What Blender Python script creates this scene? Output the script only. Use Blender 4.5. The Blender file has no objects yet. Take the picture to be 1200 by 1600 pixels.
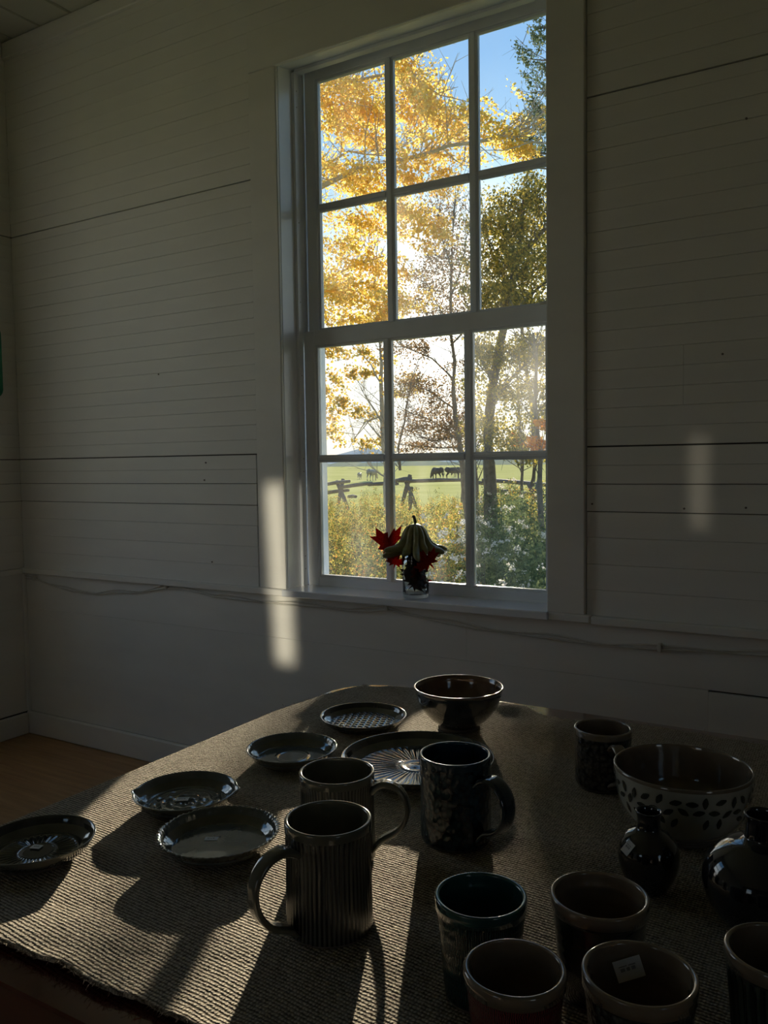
import bpy, math, random
import numpy as np
from mathutils import Matrix, Vector

SC = bpy.context.scene
COL = SC.collection
PI = math.pi
random.seed(5)

# ------------------------------------------------------------------ camera
CAM = Vector((0.0, 0.0, 1.28))
CR = Vector((0.85600631, 0.51676981, -0.01421846))     # camera right
CD = Vector((0.01844052, -0.05800900, -0.99814573))    # camera down
CF = Vector((-0.51663638, 0.85415684, -0.05918557))    # camera forward
cd = bpy.data.cameras.new('camera')
cam = bpy.data.objects.new('camera', cd)
COL.objects.link(cam)
m = Matrix.Identity(4)
for i in range(3):
    m[i][0] = CR[i]; m[i][1] = -CD[i]; m[i][2] = -CF[i]; m[i][3] = CAM[i]
cam.matrix_world = m
cd.sensor_fit = 'VERTICAL'
cd.sensor_height = 32.0
cd.sensor_width = 24.0
cd.lens = 32.0 * 1300 / 1600
cd.clip_start = 0.02
cd.clip_end = 6000
SC.camera = cam

# ------------------------------------------------------------------ view + light
SC.view_settings.view_transform = 'Standard'
SC.view_settings.look = 'None'
SC.view_settings.gamma = 1.0
SC.view_settings.use_curve_mapping = False
SC.view_settings.exposure = 0.0
try:
    SC.cycles.max_bounces = 10
    SC.cycles.diffuse_bounces = 6
    SC.cycles.glossy_bounces = 4
    SC.cycles.transmission_bounces = 8
    SC.cycles.transparent_max_bounces = 24
    SC.cycles.sample_clamp_indirect = 4.0
    SC.cycles.caustics_reflective = False
    SC.cycles.caustics_refractive = False
    SC.cycles.use_denoising = True
    SC.cycles.use_light_tree = False
except Exception:
    pass

SUN = Vector((-0.4178, 0.8912, 0.1766)).normalized()   # towards the sun
SKY_STRENGTH = 1.12
SUN_ENERGY = 14.0

world = bpy.data.worlds.new('sky')
SC.world = world
world.use_nodes = True
wn = world.node_tree
for n in list(wn.nodes):
    wn.nodes.remove(n)
tc = wn.nodes.new('ShaderNodeTexCoord'); nv = wn.nodes.new('ShaderNodeVectorMath'); nv.operation = 'NORMALIZE'
wn.links.new(tc.outputs['Generated'], nv.inputs[0])
sxyz = wn.nodes.new('ShaderNodeSeparateXYZ'); wn.links.new(nv.outputs[0], sxyz.inputs[0])
el = wn.nodes.new('ShaderNodeValToRGB'); wn.links.new(sxyz.outputs[2], el.inputs[0])
cr = el.color_ramp
for k_, (p_, c_) in enumerate([(0.0, (1.02, .93, .78)), (.06, (1.0, .97, .90)), (.13, (.90, .96, .98)), (.22, (.68, .86, .99)), (.32, (.31, .58, .86)), (.43, (.18, .43, .79)), (.65, (.17, .40, .78)), (1.0, (.10, .27, .60))]):
    e_ = cr.elements[k_] if k_ < 2 else cr.elements.new(p_)
    e_.position = p_; e_.color = (*c_, 1)
dt = wn.nodes.new('ShaderNodeVectorMath'); dt.operation = 'DOT_PRODUCT'; wn.links.new(nv.outputs[0], dt.inputs[0]); dt.inputs[1].default_value = SUN


def wmath(op, a, b=None, c=None):
    n_ = wn.nodes.new('ShaderNodeMath'); n_.operation = op
    for i_, v_ in enumerate((a, b, c)):
        if v_ is None: continue
        if isinstance(v_, (int, float)): n_.inputs[i_].default_value = v_
        else: wn.links.new(v_, n_.inputs[i_])
    return n_.outputs[0]


dpos = wmath('MAXIMUM', dt.outputs['Value'], 0.0)
g_near = wmath('MULTIPLY', wmath('POWER', dpos, 220.0), 2.2)
g_wide = wmath('MULTIPLY', wmath('POWER', dpos, 14.0), .22)
glow = wmath('ADD', g_near, g_wide)
gc = wn.nodes.new('ShaderNodeVectorMath'); gc.operation = 'SCALE'; gc.inputs[0].default_value = (1.0, .93, .78); wn.links.new(glow, gc.inputs['Scale'])
away = wmath('MULTIPLY_ADD', dt.outputs['Value'], .12, .88)          # a little darker opposite the sun
sc_ = wn.nodes.new('ShaderNodeVectorMath'); sc_.operation = 'SCALE'; wn.links.new(el.outputs[0], sc_.inputs[0]); wn.links.new(away, sc_.inputs['Scale'])
ad_ = wn.nodes.new('ShaderNodeVectorMath'); ad_.operation = 'ADD'; wn.links.new(sc_.outputs[0], ad_.inputs[0]); wn.links.new(gc.outputs[0], ad_.inputs[1])
bg = wn.nodes.new('ShaderNodeBackground')
bg.inputs['Strength'].default_value = SKY_STRENGTH
wo = wn.nodes.new('ShaderNodeOutputWorld')
wn.links.new(ad_.outputs[0], bg.inputs[0])
wn.links.new(bg.outputs[0], wo.inputs[0])

sl = bpy.data.lights.new('sun', 'SUN')
sl.energy = SUN_ENERGY
sl.angle = math.radians(0.53)
sl.color = (1.0, 0.86, 0.66)
so = bpy.data.objects.new('sun', sl)
so.rotation_euler = SUN.to_track_quat('Z', 'Y').to_euler()
COL.objects.link(so)


def portal(cx, cy, cz, w, h, direction):
    l = bpy.data.lights.new('window_portal', 'AREA')
    l.shape = 'RECTANGLE'; l.size = w; l.size_y = h
    l.cycles.is_portal = True
    o = bpy.data.objects.new('window_portal', l)
    o.location = (cx, cy, cz)
    o.rotation_euler = Vector(direction).to_track_quat('-Z', 'Z').to_euler()
    COL.objects.link(o)


def window_fill(cx, cy, cz, w, h, direction, L, color):
    """daylight lamp added in an unseen window opening, on top of the sky light; L is its radiance"""
    l = bpy.data.lights.new('window_fill', 'AREA')
    l.shape = 'RECTANGLE'; l.size = w; l.size_y = h
    l.energy = L * PI * w * h; l.color = color
    o = bpy.data.objects.new('window_fill', l); o.location = (cx, cy, cz)
    o.rotation_euler = Vector(direction).to_track_quat('-Z', 'Z').to_euler()
    COL.objects.link(o)


LEFT_WINDOWS = [(1.22, 1.0)]                         # centre y, width, in the left wall
FRONT_WINDOWS = [(-1.9, 1.05)]                       # centre x, width, in the wall behind the camera
RIGHT_WINDOWS = [(-1.7, 1.0)]
portal(-1.42, 2.80, 1.78, 1.0, 1.95, (0, -1, 0))
for (cy, w), LL in zip(LEFT_WINDOWS, (.66,)):
    window_fill(-3.68, cy, 1.78, w - .02, 1.9, (1, 0, 0), LL, (.98, 1.0, .93))
for cx, w in FRONT_WINDOWS:
    window_fill(cx, -4.64, 1.78, w - .02, 1.9, (0, 1, 0), .05, (1.0, .97, .90))
for cy, w in RIGHT_WINDOWS:
    window_fill(3.64, cy, 1.78, w - .02, 1.9, (-1, 0, 0), .08, (.9, .95, 1.0))


def glint_lamp(src, dst, w, h, energy, spread, roll=0.0):
    """unseen lamp added to lay a reflected-sun patch on the window wall"""
    l = bpy.data.lights.new('glint_lamp', 'AREA')
    l.shape = 'RECTANGLE'; l.size = w; l.size_y = h; l.energy = energy; l.spread = math.radians(spread); l.color = (1.0, .90, .68)
    o = bpy.data.objects.new('glint_lamp', l); o.location = src
    o.rotation_euler = ((Vector(dst) - Vector(src)).to_track_quat('-Z', 'Y').to_matrix() @ Matrix.Rotation(roll, 3, 'Z')).to_euler()
    COL.objects.link(o)


glint_lamp((-1.3, -4.2, 1.25), (-1.985, 2.5, .86), .085, .68, .14, 1.0, .05)
glint_lamp((-.9, -4.2, 1.5), (-.46, 2.5, 1.21), .035, .26, .0028, .8)

# ------------------------------------------------------------------ helpers
def at(px, py, D):
    """point on the plane Y = D seen at the photograph's pixel px, py (design-time ruler)"""
    d = CR * ((px - 600) / 1300) + CD * ((py - 800) / 1300) + CF
    return CAM + d * (D / d.y)


def setp(o, label=None, cat=None, group=None, kind=None):
    if label: o['label'] = label
    if cat: o['category'] = cat
    if group: o['group'] = group
    if kind: o['kind'] = kind
    return o


def mesh(name, V, F, mats=None, smooth=False, fm=None):
    me = bpy.data.meshes.new(name)
    V = np.asarray(V, dtype=np.float32)
    if isinstance(F, np.ndarray):
        k = F.shape[1]
        me.vertices.add(len(V)); me.vertices.foreach_set('co', V.ravel())
        me.loops.add(F.size); me.loops.foreach_set('vertex_index', F.astype(np.int32).ravel())
        me.polygons.add(len(F))
        me.polygons.foreach_set('loop_start', np.arange(0, F.size, k, dtype=np.int32))
        me.polygons.foreach_set('loop_total', np.full(len(F), k, dtype=np.int32))
        me.update(calc_edges=True)
    else:
        me.from_pydata([tuple(map(float, v)) for v in V], [], F)
        me.update()
    if mats:
        for mm in (mats if isinstance(mats, (list, tuple)) else [mats]):
            me.materials.append(mm)
    if fm is not None:
        me.polygons.foreach_set('material_index', np.asarray(fm, dtype=np.int32))
    if smooth:
        me.polygons.foreach_set('use_smooth', np.ones(len(me.polygons), dtype=bool))
    return me


def link(name, me, parent=None, loc=(0, 0, 0), rot=(0, 0, 0)):
    o = bpy.data.objects.new(name, me)
    COL.objects.link(o)
    o.location = loc; o.rotation_euler = rot
    if parent: o.parent = parent
    return o


def empty(name, loc=(0, 0, 0), rz=0):
    o = bpy.data.objects.new(name, None)
    COL.objects.link(o)
    o.empty_display_size = 0.05
    o.location = loc; o.rotation_euler = (0, 0, rz)
    return o


def dup(root, loc=None, rz=None, scale=None):
    r = root.copy(); COL.objects.link(r)
    if loc is not None: r.location = loc
    if rz is not None: r.rotation_euler = (0, 0, rz)
    if scale is not None: r.scale = (scale,) * 3
    for ch in list(root.children):
        c = ch.copy(); COL.objects.link(c); c.parent = r
        for g in list(ch.children):
            d = g.copy(); COL.objects.link(d); d.parent = c
    return r


class MB:
    """collects simple shapes into one mesh"""
    def __init__(s): s.V = []; s.F = []

    def add(s, V, F):
        b = len(s.V); s.V += [tuple(v) for v in V]; s.F += [tuple(i + b for i in f) for f in F]; return s

    def box(s, x0, x1, y0, y1, z0, z1, c=0.0):
        if c <= 0:
            V = [(x, y, z) for z in (z0, z1) for y in (y0, y1) for x in (x0, x1)]
            F = [(0, 2, 3, 1), (4, 5, 7, 6), (0, 1, 5, 4), (2, 6, 7, 3), (0, 4, 6, 2), (1, 3, 7, 5)]
            return s.add(V, F)
        # chamfered box: 24 vertices
        V = []; idx = {}
        for ax in range(3):
            for sx in (0, 1):
                for sy in (0, 1):
                    for sz in (0, 1):
                        sgn = (sx, sy, sz)
                        p = [(x0, x1)[sx], (y0, y1)[sy], (z0, z1)[sz]]
                        for k in range(3):
                            if k != ax:
                                p[k] += c if sgn[k] == 0 else -c
                        idx[(ax, sx, sy, sz)] = len(V); V.append(tuple(p))
        F = []
        for ax in range(3):
            o = [k for k in range(3) if k != ax]
            for sd in (0, 1):
                q = []
                for a, b in ((0, 0), (1, 0), (1, 1), (0, 1)):
                    t = [0, 0, 0]; t[ax] = sd; t[o[0]] = a; t[o[1]] = b
                    q.append(idx[(ax, *t)])
                F.append(q)
        for ax in range(3):                 # edge chamfers along axis ax
            o = [k for k in range(3) if k != ax]
            for a in (0, 1):
                for b in (0, 1):
                    q = []
                    for fa, e in ((o[0], 0), (o[0], 1), (o[1], 1), (o[1], 0)):
                        t = [0, 0, 0]; t[ax] = e; t[o[0]] = a; t[o[1]] = b
                        q.append(idx[(fa, *t)])
                    F.append(q)
        for sx in (0, 1):
            for sy in (0, 1):
                for sz in (0, 1):
                    F.append([idx[(k, sx, sy, sz)] for k in range(3)])
        # consistent outward winding
        cx, cy, cz = (x0 + x1) / 2, (y0 + y1) / 2, (z0 + z1) / 2
        G = []
        for f in F:
            p = [Vector(V[i]) for i in f]
            n = (p[1] - p[0]).cross(p[2] - p[0])
            mid = sum(p, Vector()) / len(p) - Vector((cx, cy, cz))
            G.append(f if n.dot(mid) > 0 else f[::-1])
        return s.add(V, G)

    def tube(s, pts, rad, n=8, cap=True):
        pts = [Vector(p) for p in pts]
        if not hasattr(rad, '__len__'): rad = [rad] * len(pts)
        up = Vector((0, 0, 1)); rings = []
        for i, p in enumerate(pts):
            t = (pts[min(i + 1, len(pts) - 1)] - pts[max(i - 1, 0)])
            t = t.normalized() if t.length > 1e-9 else Vector((0, 0, 1))
            a = t.cross(up)
            if a.length < 0.05: a = t.cross(Vector((1, 0, 0)))
            a.normalize(); b = t.cross(a).normalized()
            rings.append([p + (a * math.cos(2 * PI * k / n) + b * math.sin(2 * PI * k / n)) * rad[i] for k in range(n)])
        V = [v for r in rings for v in r]; F = []
        for i in range(len(rings) - 1):
            for k in range(n):
                F.append((i * n + k, i * n + (k + 1) % n, (i + 1) * n + (k + 1) % n, (i + 1) * n + k))
        if cap:
            F.append(tuple(range(n))); F.append(tuple((len(rings) - 1) * n + k for k in reversed(range(n))))
        return s.add(V, F)

    def build(s, name, mat, parent=None, smooth=False, loc=(0, 0, 0)):
        return link(name, mesh(name, s.V, s.F, mat, smooth), parent, loc)


def lathe(profile, n=96, mod=None):
    """profile: list of (r, z, material); returns V, F, face materials"""
    V = []; F = []; FM = []
    P = np.array([(p[0], p[1]) for p in profile]); mt = [p[2] if len(p) > 2 else 0 for p in profile]
    th = np.arange(n) * 2 * PI / n
    for i, (r, z) in enumerate(P):
        rr = np.full(n, r); zz = np.full(n, z)
        if mod: rr, zz = mod(th, rr, zz, i)
        V.append(np.stack([rr * np.cos(th), rr * np.sin(th), zz], 1))
    V = np.concatenate(V)
    k = np.arange(n); k2 = (k + 1) % n
    for i in range(len(P) - 1):
        F.append(np.stack([i * n + k, i * n + k2, (i + 1) * n + k2, (i + 1) * n + k], 1)); FM += [mt[i]] * n
    return V, np.concatenate(F), FM


def smooth_profile(pts, sub=4):
    """Catmull-Rom through (r, z, mat) points"""
    out = []
    for i in range(len(pts) - 1):
        p0 = pts[max(i - 1, 0)]; p1 = pts[i]; p2 = pts[i + 1]; p3 = pts[min(i + 2, len(pts) - 1)]
        for k in range(sub):
            t = k / sub; o = []
            for c in (0, 1):
                a, b, c2, d = p0[c], p1[c], p2[c], p3[c]
                o.append(0.5 * ((2 * b) + (-a + c2) * t + (2 * a - 5 * b + 4 * c2 - d) * t * t + (-a + 3 * b - 3 * c2 + d) * t ** 3))
            out.append((max(o[0], 0.0), o[1], p1[2]))
    out.append(pts[-1]); return out


# ------------------------------------------------------------------ materials
def newmat(name):
    m_ = bpy.data.materials.new(name); m_.use_nodes = True
    nt = m_.node_tree
    for n in list(nt.nodes): nt.nodes.remove(n)
    out = nt.nodes.new('ShaderNodeOutputMaterial')
    return m_, nt, out


def N(nt, t, **kw):
    n = nt.nodes.new(t)
    for k, v in kw.items():
        if k in n.inputs: n.inputs[k].default_value = v
        else: setattr(n, k, v)
    return n


def rgb(c): return (c[0], c[1], c[2], 1.0)


def ramp(nt, stops, src=None, interp='LINEAR'):
    r = nt.nodes.new('ShaderNodeValToRGB'); cr = r.color_ramp; cr.interpolation = interp
    while len(cr.elements) > 1: cr.elements.remove(cr.elements[-1])
    cr.elements[0].position = stops[0][0]; cr.elements[0].color = rgb(stops[0][1])
    for p, c in stops[1:]:
        e = cr.elements.new(p); e.color = rgb(c)
    if src is not None: nt.links.new(src, r.inputs[0])
    return r


def coords(nt, scale=(1, 1, 1), kind='Object', rot=(0, 0, 0)):
    tc = nt.nodes.new('ShaderNodeTexCoord'); mp = nt.nodes.new('ShaderNodeMapping')
    mp.inputs['Scale'].default_value = scale; mp.inputs['Rotation'].default_value = rot
    nt.links.new(tc.outputs[kind], mp.inputs[0]); return mp.outputs[0]


def simple(name, c1, c2=None, rough=0.5, nscale=8, bump=0.0, bscale=60, stretch=(1, 1, 1), coat=0.0, spec=0.5, metallic=0.0):
    m_, nt, out = newmat(name)
    b = N(nt, 'ShaderNodeBsdfPrincipled', Roughness=rough, Metallic=metallic)
    b.inputs['Specular IOR Level'].default_value = spec
    b.inputs['Coat Weight'].default_value = coat
    b.inputs['Coat Roughness'].default_value = 0.06
    co = coords(nt, stretch)
    no = N(nt, 'ShaderNodeTexNoise', Scale=nscale, Detail=5.0); nt.links.new(co, no.inputs['Vector'])
    r = ramp(nt, [(0.3, c1), (0.7, c2 or c1)], no.outputs[0]); nt.links.new(r.outputs[0], b.inputs['Base Color'])
    if bump:
        n2 = N(nt, 'ShaderNodeTexNoise', Scale=bscale, Detail=4.0); nt.links.new(co, n2.inputs['Vector'])
        bu = N(nt, 'ShaderNodeBump', Strength=bump, Distance=0.002)
        nt.links.new(n2.outputs[0], bu.inputs['Height']); nt.links.new(bu.outputs[0], b.inputs['Normal'])
    nt.links.new(b.outputs[0], out.inputs[0])
    return m_


M = {}
M['wall'] = simple('painted_boards', (0.70, 0.69, 0.66), (0.76, 0.755, 0.72), 0.55, 3, 0.25, 40, (1, 1, 3))
M['far_wall'] = simple('unseen_dark_wall', (0.24, 0.20, 0.16), (0.32, 0.27, 0.22), 0.6, 3)  # unseen walls, given a dark tone to cut their bounce light
M['trim'] = simple('white_trim_paint', (0.76, 0.79, 0.84), (0.82, 0.86, 0.90), 0.24, 10, 0.2, 50)
M['gloss'] = simple('glossy_sill_paint', (0.78, 0.81, 0.86), (0.84, 0.87, 0.92), 0.22, 10, 0.15, 50, coat=1.0)
M['ceiling'] = simple('ceiling_paint', (0.52, 0.53, 0.45), (0.58, 0.58, 0.50), 0.6, 4, 0.2, 30)
M['dark'] = simple('gap_dark', (0.05, 0.048, 0.045), (0.09, 0.085, 0.08), 0.9)
M['floor'] = simple('pine_floor', (0.30, 0.17, 0.075), (0.46, 0.28, 0.13), 0.42, 5, 0.2, 60, (0.6, 9, 1))
M['red_wood'] = simple('dark_red_painted_wood', (0.085, 0.016, 0.012), (0.13, 0.028, 0.02), 0.12, 8, 0.06, 30, (2, 1, 1), coat=1.0)
M['cable'] = simple('painted_cable', (0.55, 0.54, 0.49), (0.64, 0.62, 0.57), 0.5, 20)
M['nail'] = simple('nail_rust', (0.10, 0.09, 0.085), (0.2, 0.17, 0.15), 0.6, 200)
M['sticker'] = simple('price_sticker_paper', (0.72, 0.72, 0.74), (0.78, 0.78, 0.8), 0.5, 100)
M['ink'] = simple('sticker_ink', (0.22, 0.22, 0.25), (0.28, 0.28, 0.3), 0.5)
M['green'] = simple('green_enamel', (0.03, 0.22, 0.12), (0.06, 0.32, 0.18), 0.2, 6)
M['frame_dark'] = simple('dark_frame', (0.02, 0.05, 0.04), (0.03, 0.07, 0.05), 0.3)


def glaze(name, c1, c2, rough=0.10, nscale=25, bump=0.10, bscale=90, coat=1.0, stretch=(1, 1, 1)):
    return simple(name, c1, c2, rough, nscale, bump, bscale, stretch, coat=coat)


M['olive'] = glaze('olive_grey_glaze', (0.075, 0.077, 0.06), (0.13, 0.128, 0.10))
M['celadon'] = glaze('grey_green_glaze', (0.07, 0.085, 0.085), (0.13, 0.145, 0.14))
M['charcoal'] = glaze('charcoal_glaze', (0.022, 0.024, 0.024), (0.05, 0.052, 0.05))
M['black'] = glaze('black_glaze', (0.008, 0.009, 0.012), (0.016, 0.018, 0.026), 0.06)
M['navy'] = glaze('dark_blue_glaze', (0.008, 0.02, 0.035), (0.02, 0.05, 0.075), 0.08)
M['teal'] = glaze('teal_glaze', (0.012, 0.05, 0.052), (0.025, 0.085, 0.085), 0.09)
M['tan'] = glaze('tan_glaze', (0.15, 0.115, 0.082), (0.215, 0.17, 0.128), 0.10)
M['brownin'] = glaze('brown_inside_glaze', (0.10, 0.062, 0.038), (0.17, 0.11, 0.07), 0.11)
M['cream'] = glaze('cream_glaze', (0.40, 0.40, 0.34), (0.50, 0.49, 0.43), 0.14)
M['red'] = glaze('dark_red_glaze', (0.10, 0.012, 0.018), (0.20, 0.03, 0.035), 0.12)
M['foot'] = simple('unglazed_clay', (0.10, 0.085, 0.07), (0.15, 0.125, 0.10), 0.8, 60, 0.3, 200)
M['petal'] = glaze('dark_petal_slip', (0.035, 0.036, 0.028), (0.06, 0.06, 0.045), 0.15)


def patterned(name, kind, cl, ch, scale, bump=0.6, rough=0.14):
    """textured pottery body: stripes / scales / carved marks that belong to the pot"""
    m_, nt, out = newmat(name)
    b = N(nt, 'ShaderNodeBsdfPrincipled', Roughness=rough)
    b.inputs['Coat Weight'].default_value = 0.3; b.inputs['Coat Roughness'].default_value = 0.1
    tc = nt.nodes.new('ShaderNodeTexCoord'); sx = nt.nodes.new('ShaderNodeSeparateXYZ')
    nt.links.new(tc.outputs['Object'], sx.inputs[0])
    an = N(nt, 'ShaderNodeMath', operation='ARCTAN2')
    nt.links.new(sx.outputs[1], an.inputs[0]); nt.links.new(sx.outputs[0], an.inputs[1])
    cb = nt.nodes.new('ShaderNodeCombineXYZ')
    mu = N(nt, 'ShaderNodeMath', operation='MULTIPLY'); mu.inputs[1].default_value = scale[0]
    nt.links.new(an.outputs[0], mu.inputs[0]); nt.links.new(mu.outputs[0], cb.inputs[0])
    mz = N(nt, 'ShaderNodeMath', operation='MULTIPLY'); mz.inputs[1].default_value = scale[1]
    nt.links.new(sx.outputs[2], mz.inputs[0]); nt.links.new(mz.outputs[0], cb.inputs[1])
    if kind == 'stripe':
        no = N(nt, 'ShaderNodeTexNoise', Scale=30.0, Detail=2.0); nt.links.new(tc.outputs['Object'], no.inputs['Vector'])
        ad = N(nt, 'ShaderNodeMath', operation='MULTIPLY_ADD'); ad.inputs[1].default_value = 2.2
        nt.links.new(no.outputs[0], ad.inputs[0]); nt.links.new(mu.outputs[0], ad.inputs[2])
        si = N(nt, 'ShaderNodeMath', operation='SINE'); nt.links.new(ad.outputs[0], si.inputs[0])
        ma = N(nt, 'ShaderNodeMath', operation='MULTIPLY_ADD'); ma.inputs[1].default_value = 0.5; ma.inputs[2].default_value = 0.5
        nt.links.new(si.outputs[0], ma.inputs[0]); h = ma.outputs[0]
    elif kind == 'cell':
        vo = N(nt, 'ShaderNodeTexVoronoi', Scale=1.0); nt.links.new(cb.outputs[0], vo.inputs['Vector']); h = vo.outputs['Distance']
    else:
        wv = N(nt, 'ShaderNodeTexWave', Scale=1.0, Distortion=6.0, Detail=2.0); nt.links.new(cb.outputs[0], wv.inputs['Vector']); h = wv.outputs['Fac']
    r = ramp(nt, [(0.25, cl), (0.75, ch)], h); nt.links.new(r.outputs[0], b.inputs['Base Color'])
    bu = N(nt, 'ShaderNodeBump', Strength=bump, Distance=0.002); nt.links.new(h, bu.inputs['Height'])
    nt.links.new(bu.outputs[0], b.inputs['Normal']); nt.links.new(b.outputs[0], out.inputs[0])
    return m_


M['stripe'] = patterned('ribbed_grey_body', 'stripe', (0.018, 0.018, 0.017), (0.085, 0.085, 0.075), (58, 1), 0.25)
M['stripe2'] = patterned('ribbed_olive_body', 'stripe', (0.05, 0.048, 0.04), (0.12, 0.115, 0.095), (70, 1), 0.25)
M['bluecell'] = patterned('scaled_blue_body', 'cell', (0.02, 0.045, 0.06), (0.006, 0.012, 0.022), (6.5, 110), 0.8)
M['carved'] = patterned('carved_dark_body', 'cell', (0.075, 0.07, 0.06), (0.012, 0.012, 0.012), (7, 150), 0.8)
M['redcell'] = patterned('textured_red_body', 'wave', (0.04, 0.006, 0.01), (0.22, 0.035, 0.045), (7, 130), 0.8)
M['tealcell'] = patterned('textured_teal_body', 'wave', (0.008, 0.022, 0.024), (0.03, 0.075, 0.075), (6, 110), 0.8)
M['greycell'] = patterned('textured_grey_body', 'cell', (0.09, 0.09, 0.08), (0.02, 0.02, 0.02), (9, 170), 0.8)
M['greenstripe'] = patterned('ribbed_green_body', 'stripe', (0.012, 0.018, 0.013), (0.05, 0.062, 0.048), (30, 1), 0.5)


def leafmat(name, stops, trans=0.5, rough=0.6):
    m_, nt, out = newmat(name)
    ge = nt.nodes.new('ShaderNodeNewGeometry')
    r = ramp(nt, stops, ge.outputs['Random Per Island'])
    d = N(nt, 'ShaderNodeBsdfDiffuse'); t = N(nt, 'ShaderNodeBsdfTranslucent')
    nt.links.new(r.outputs[0], d.inputs[0]); nt.links.new(r.outputs[0], t.inputs[0])
    mx = N(nt, 'ShaderNodeMixShader', Fac=trans)
    nt.links.new(d.outputs[0], mx.inputs[1]); nt.links.new(t.outputs[0], mx.inputs[2])
    nt.links.new(mx.outputs[0], out.inputs[0]); return m_


M['maple'] = leafmat('yellow_maple_leaves', [(0, (0.72, 0.46, 0.08)), (0.4, (0.88, 0.66, 0.13)), (0.8, (0.95, 0.80, 0.28)), (1, (0.74, 0.42, 0.08))], .6)
M['greenleaf'] = leafmat('olive_green_leaves', [(0, (0.15, 0.15, 0.04)), (0.5, (0.28, 0.26, 0.07)), (0.8, (0.55, 0.44, 0.09)), (1, (0.80, 0.60, 0.12))], 0.55)
M['needle'] = leafmat('grey_green_leaves', [(0, (0.06, 0.10, 0.06)), (0.6, (0.12, 0.17, 0.10)), (1, (0.28, 0.30, 0.18))], 0.3)
M['russet'] = leafmat('russet_leaves', [(0, (0.16, 0.09, 0.05)), (0.5, (0.28, 0.19, 0.09)), (0.9, (0.40, 0.22, 0.08)), (1, (0.45, 0.30, 0.08))], 0.35)
M['birchleaf'] = leafmat('yellow_green_leaves', [(0, (0.35, 0.33, 0.08)), (0.5, (0.60, 0.44, 0.08)), (1, (0.8, 0.45, 0.07))], 0.5)
M['orangeleaf'] = leafmat('orange_sapling_leaves', [(0, (0.65, 0.20, 0.03)), (1, (0.85, 0.42, 0.06))], 0.5)
M['weed'] = leafmat('meadow_weed_leaves', [(0, (0.03, 0.04, 0.012)), (0.38, (0.15, 0.18, 0.04)), (0.7, (0.56, 0.50, 0.12)), (0.93, (0.60, 0.34, 0.08)), (1, (0.7, 0.25, 0.05))], 0.5)
M['bushleaf'] = leafmat('aster_bush_leaves', [(0, (0.07, 0.10, 0.05)), (0.6, (0.16, 0.21, 0.10)), (1, (0.30, 0.34, 0.16))], 0.35)
M['fluff'] = leafmat('white_seed_fluff', [(0, (0.60, 0.57, 0.52)), (1, (0.85, 0.82, 0.78))], 0.5)
M['bark'] = simple('grey_bark', (0.10, 0.085, 0.07), (0.20, 0.175, 0.15), 0.9, 12, 0.5, 30)
M['palebark'] = simple('pale_bark', (0.34, 0.31, 0.27), (0.46, 0.43, 0.38), 0.85, 12, 0.4, 30)
M['fence'] = simple('weathered_fence_wood', (0.10, 0.085, 0.075), (0.17, 0.15, 0.13), 0.9, 8, 0.5, 40)
M['field'] = simple('pasture', (0.50, 0.47, 0.15), (0.66, 0.60, 0.24), 0.95, 0.12, spec=0.0)
M['hill'] = leafmat('hazed_wooded_hills', [(0, (.62, .66, .66)), (1, (.70, .72, .70))], .30)  # distance haze put into the pale colour; translucent so backlight lifts it
M['treeline'] = leafmat('hazed_treeline', [(0, (.52, .52, .40)), (1, (.62, .60, .44))], .30)  # paled to carry the haze of distance, translucent against the backlight
M['cowdark'] = simple('dark_cow_hide', (0.02, 0.018, 0.016), (0.05, 0.042, 0.036), 0.7)
M['cowpale'] = simple('pale_cow_hide', (0.34, 0.31, 0.27), (0.42, 0.38, 0.33), 0.7)

# window glass: clear, a little dusty; the second kind adds the low sun's glare as haze
for PN_, (lo_, hi_) in (('pane', (.004, .045)), ('pane_glare', (.035, .13))):
    m_, nt, out = newmat('dusty_window_glass' if PN_ == 'pane' else 'dusty_glare_glass')
    tr = N(nt, 'ShaderNodeBsdfTransparent'); tr.inputs[0].default_value = (0.97, 0.985, 0.98, 1)
    gl = N(nt, 'ShaderNodeBsdfGlossy', Roughness=0.01); fr = N(nt, 'ShaderNodeFresnel', IOR=1.3)
    mx = nt.nodes.new('ShaderNodeMixShader')
    nt.links.new(fr.outputs[0], mx.inputs[0]); nt.links.new(tr.outputs[0], mx.inputs[1]); nt.links.new(gl.outputs[0], mx.inputs[2])
    tl = N(nt, 'ShaderNodeBsdfTranslucent'); tl.inputs[0].default_value = (0.9, 0.9, 0.88, 1)
    co = coords(nt, (3, 3, 1.0)); no = N(nt, 'ShaderNodeTexNoise', Scale=2.5, Detail=6.0); nt.links.new(co, no.inputs['Vector'])
    mr = N(nt, 'ShaderNodeMapRange'); mr.inputs['From Min'].default_value = 0.4; mr.inputs['From Max'].default_value = 0.75
    mr.inputs['To Min'].default_value = lo_; mr.inputs['To Max'].default_value = hi_
    nt.links.new(no.outputs[0], mr.inputs[0])
    m2 = nt.nodes.new('ShaderNodeMixShader'); nt.links.new(mr.outputs[0], m2.inputs[0])
    nt.links.new(mx.outputs[0], m2.inputs[1]); nt.links.new(tl.outputs[0], m2.inputs[2]); nt.links.new(m2.outputs[0], out.inputs[0])
    M[PN_] = m_

m_, nt, out = newmat('clear_drinking_glass')
b = N(nt, 'ShaderNodeBsdfPrincipled', Roughness=0.02, IOR=1.45); b.inputs['Transmission Weight'].default_value = 1.0
b.inputs['Base Color'].default_value = (0.93, 0.96, 0.95, 1); nt.links.new(b.outputs[0], out.inputs[0])
M['glass'] = m_

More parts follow.
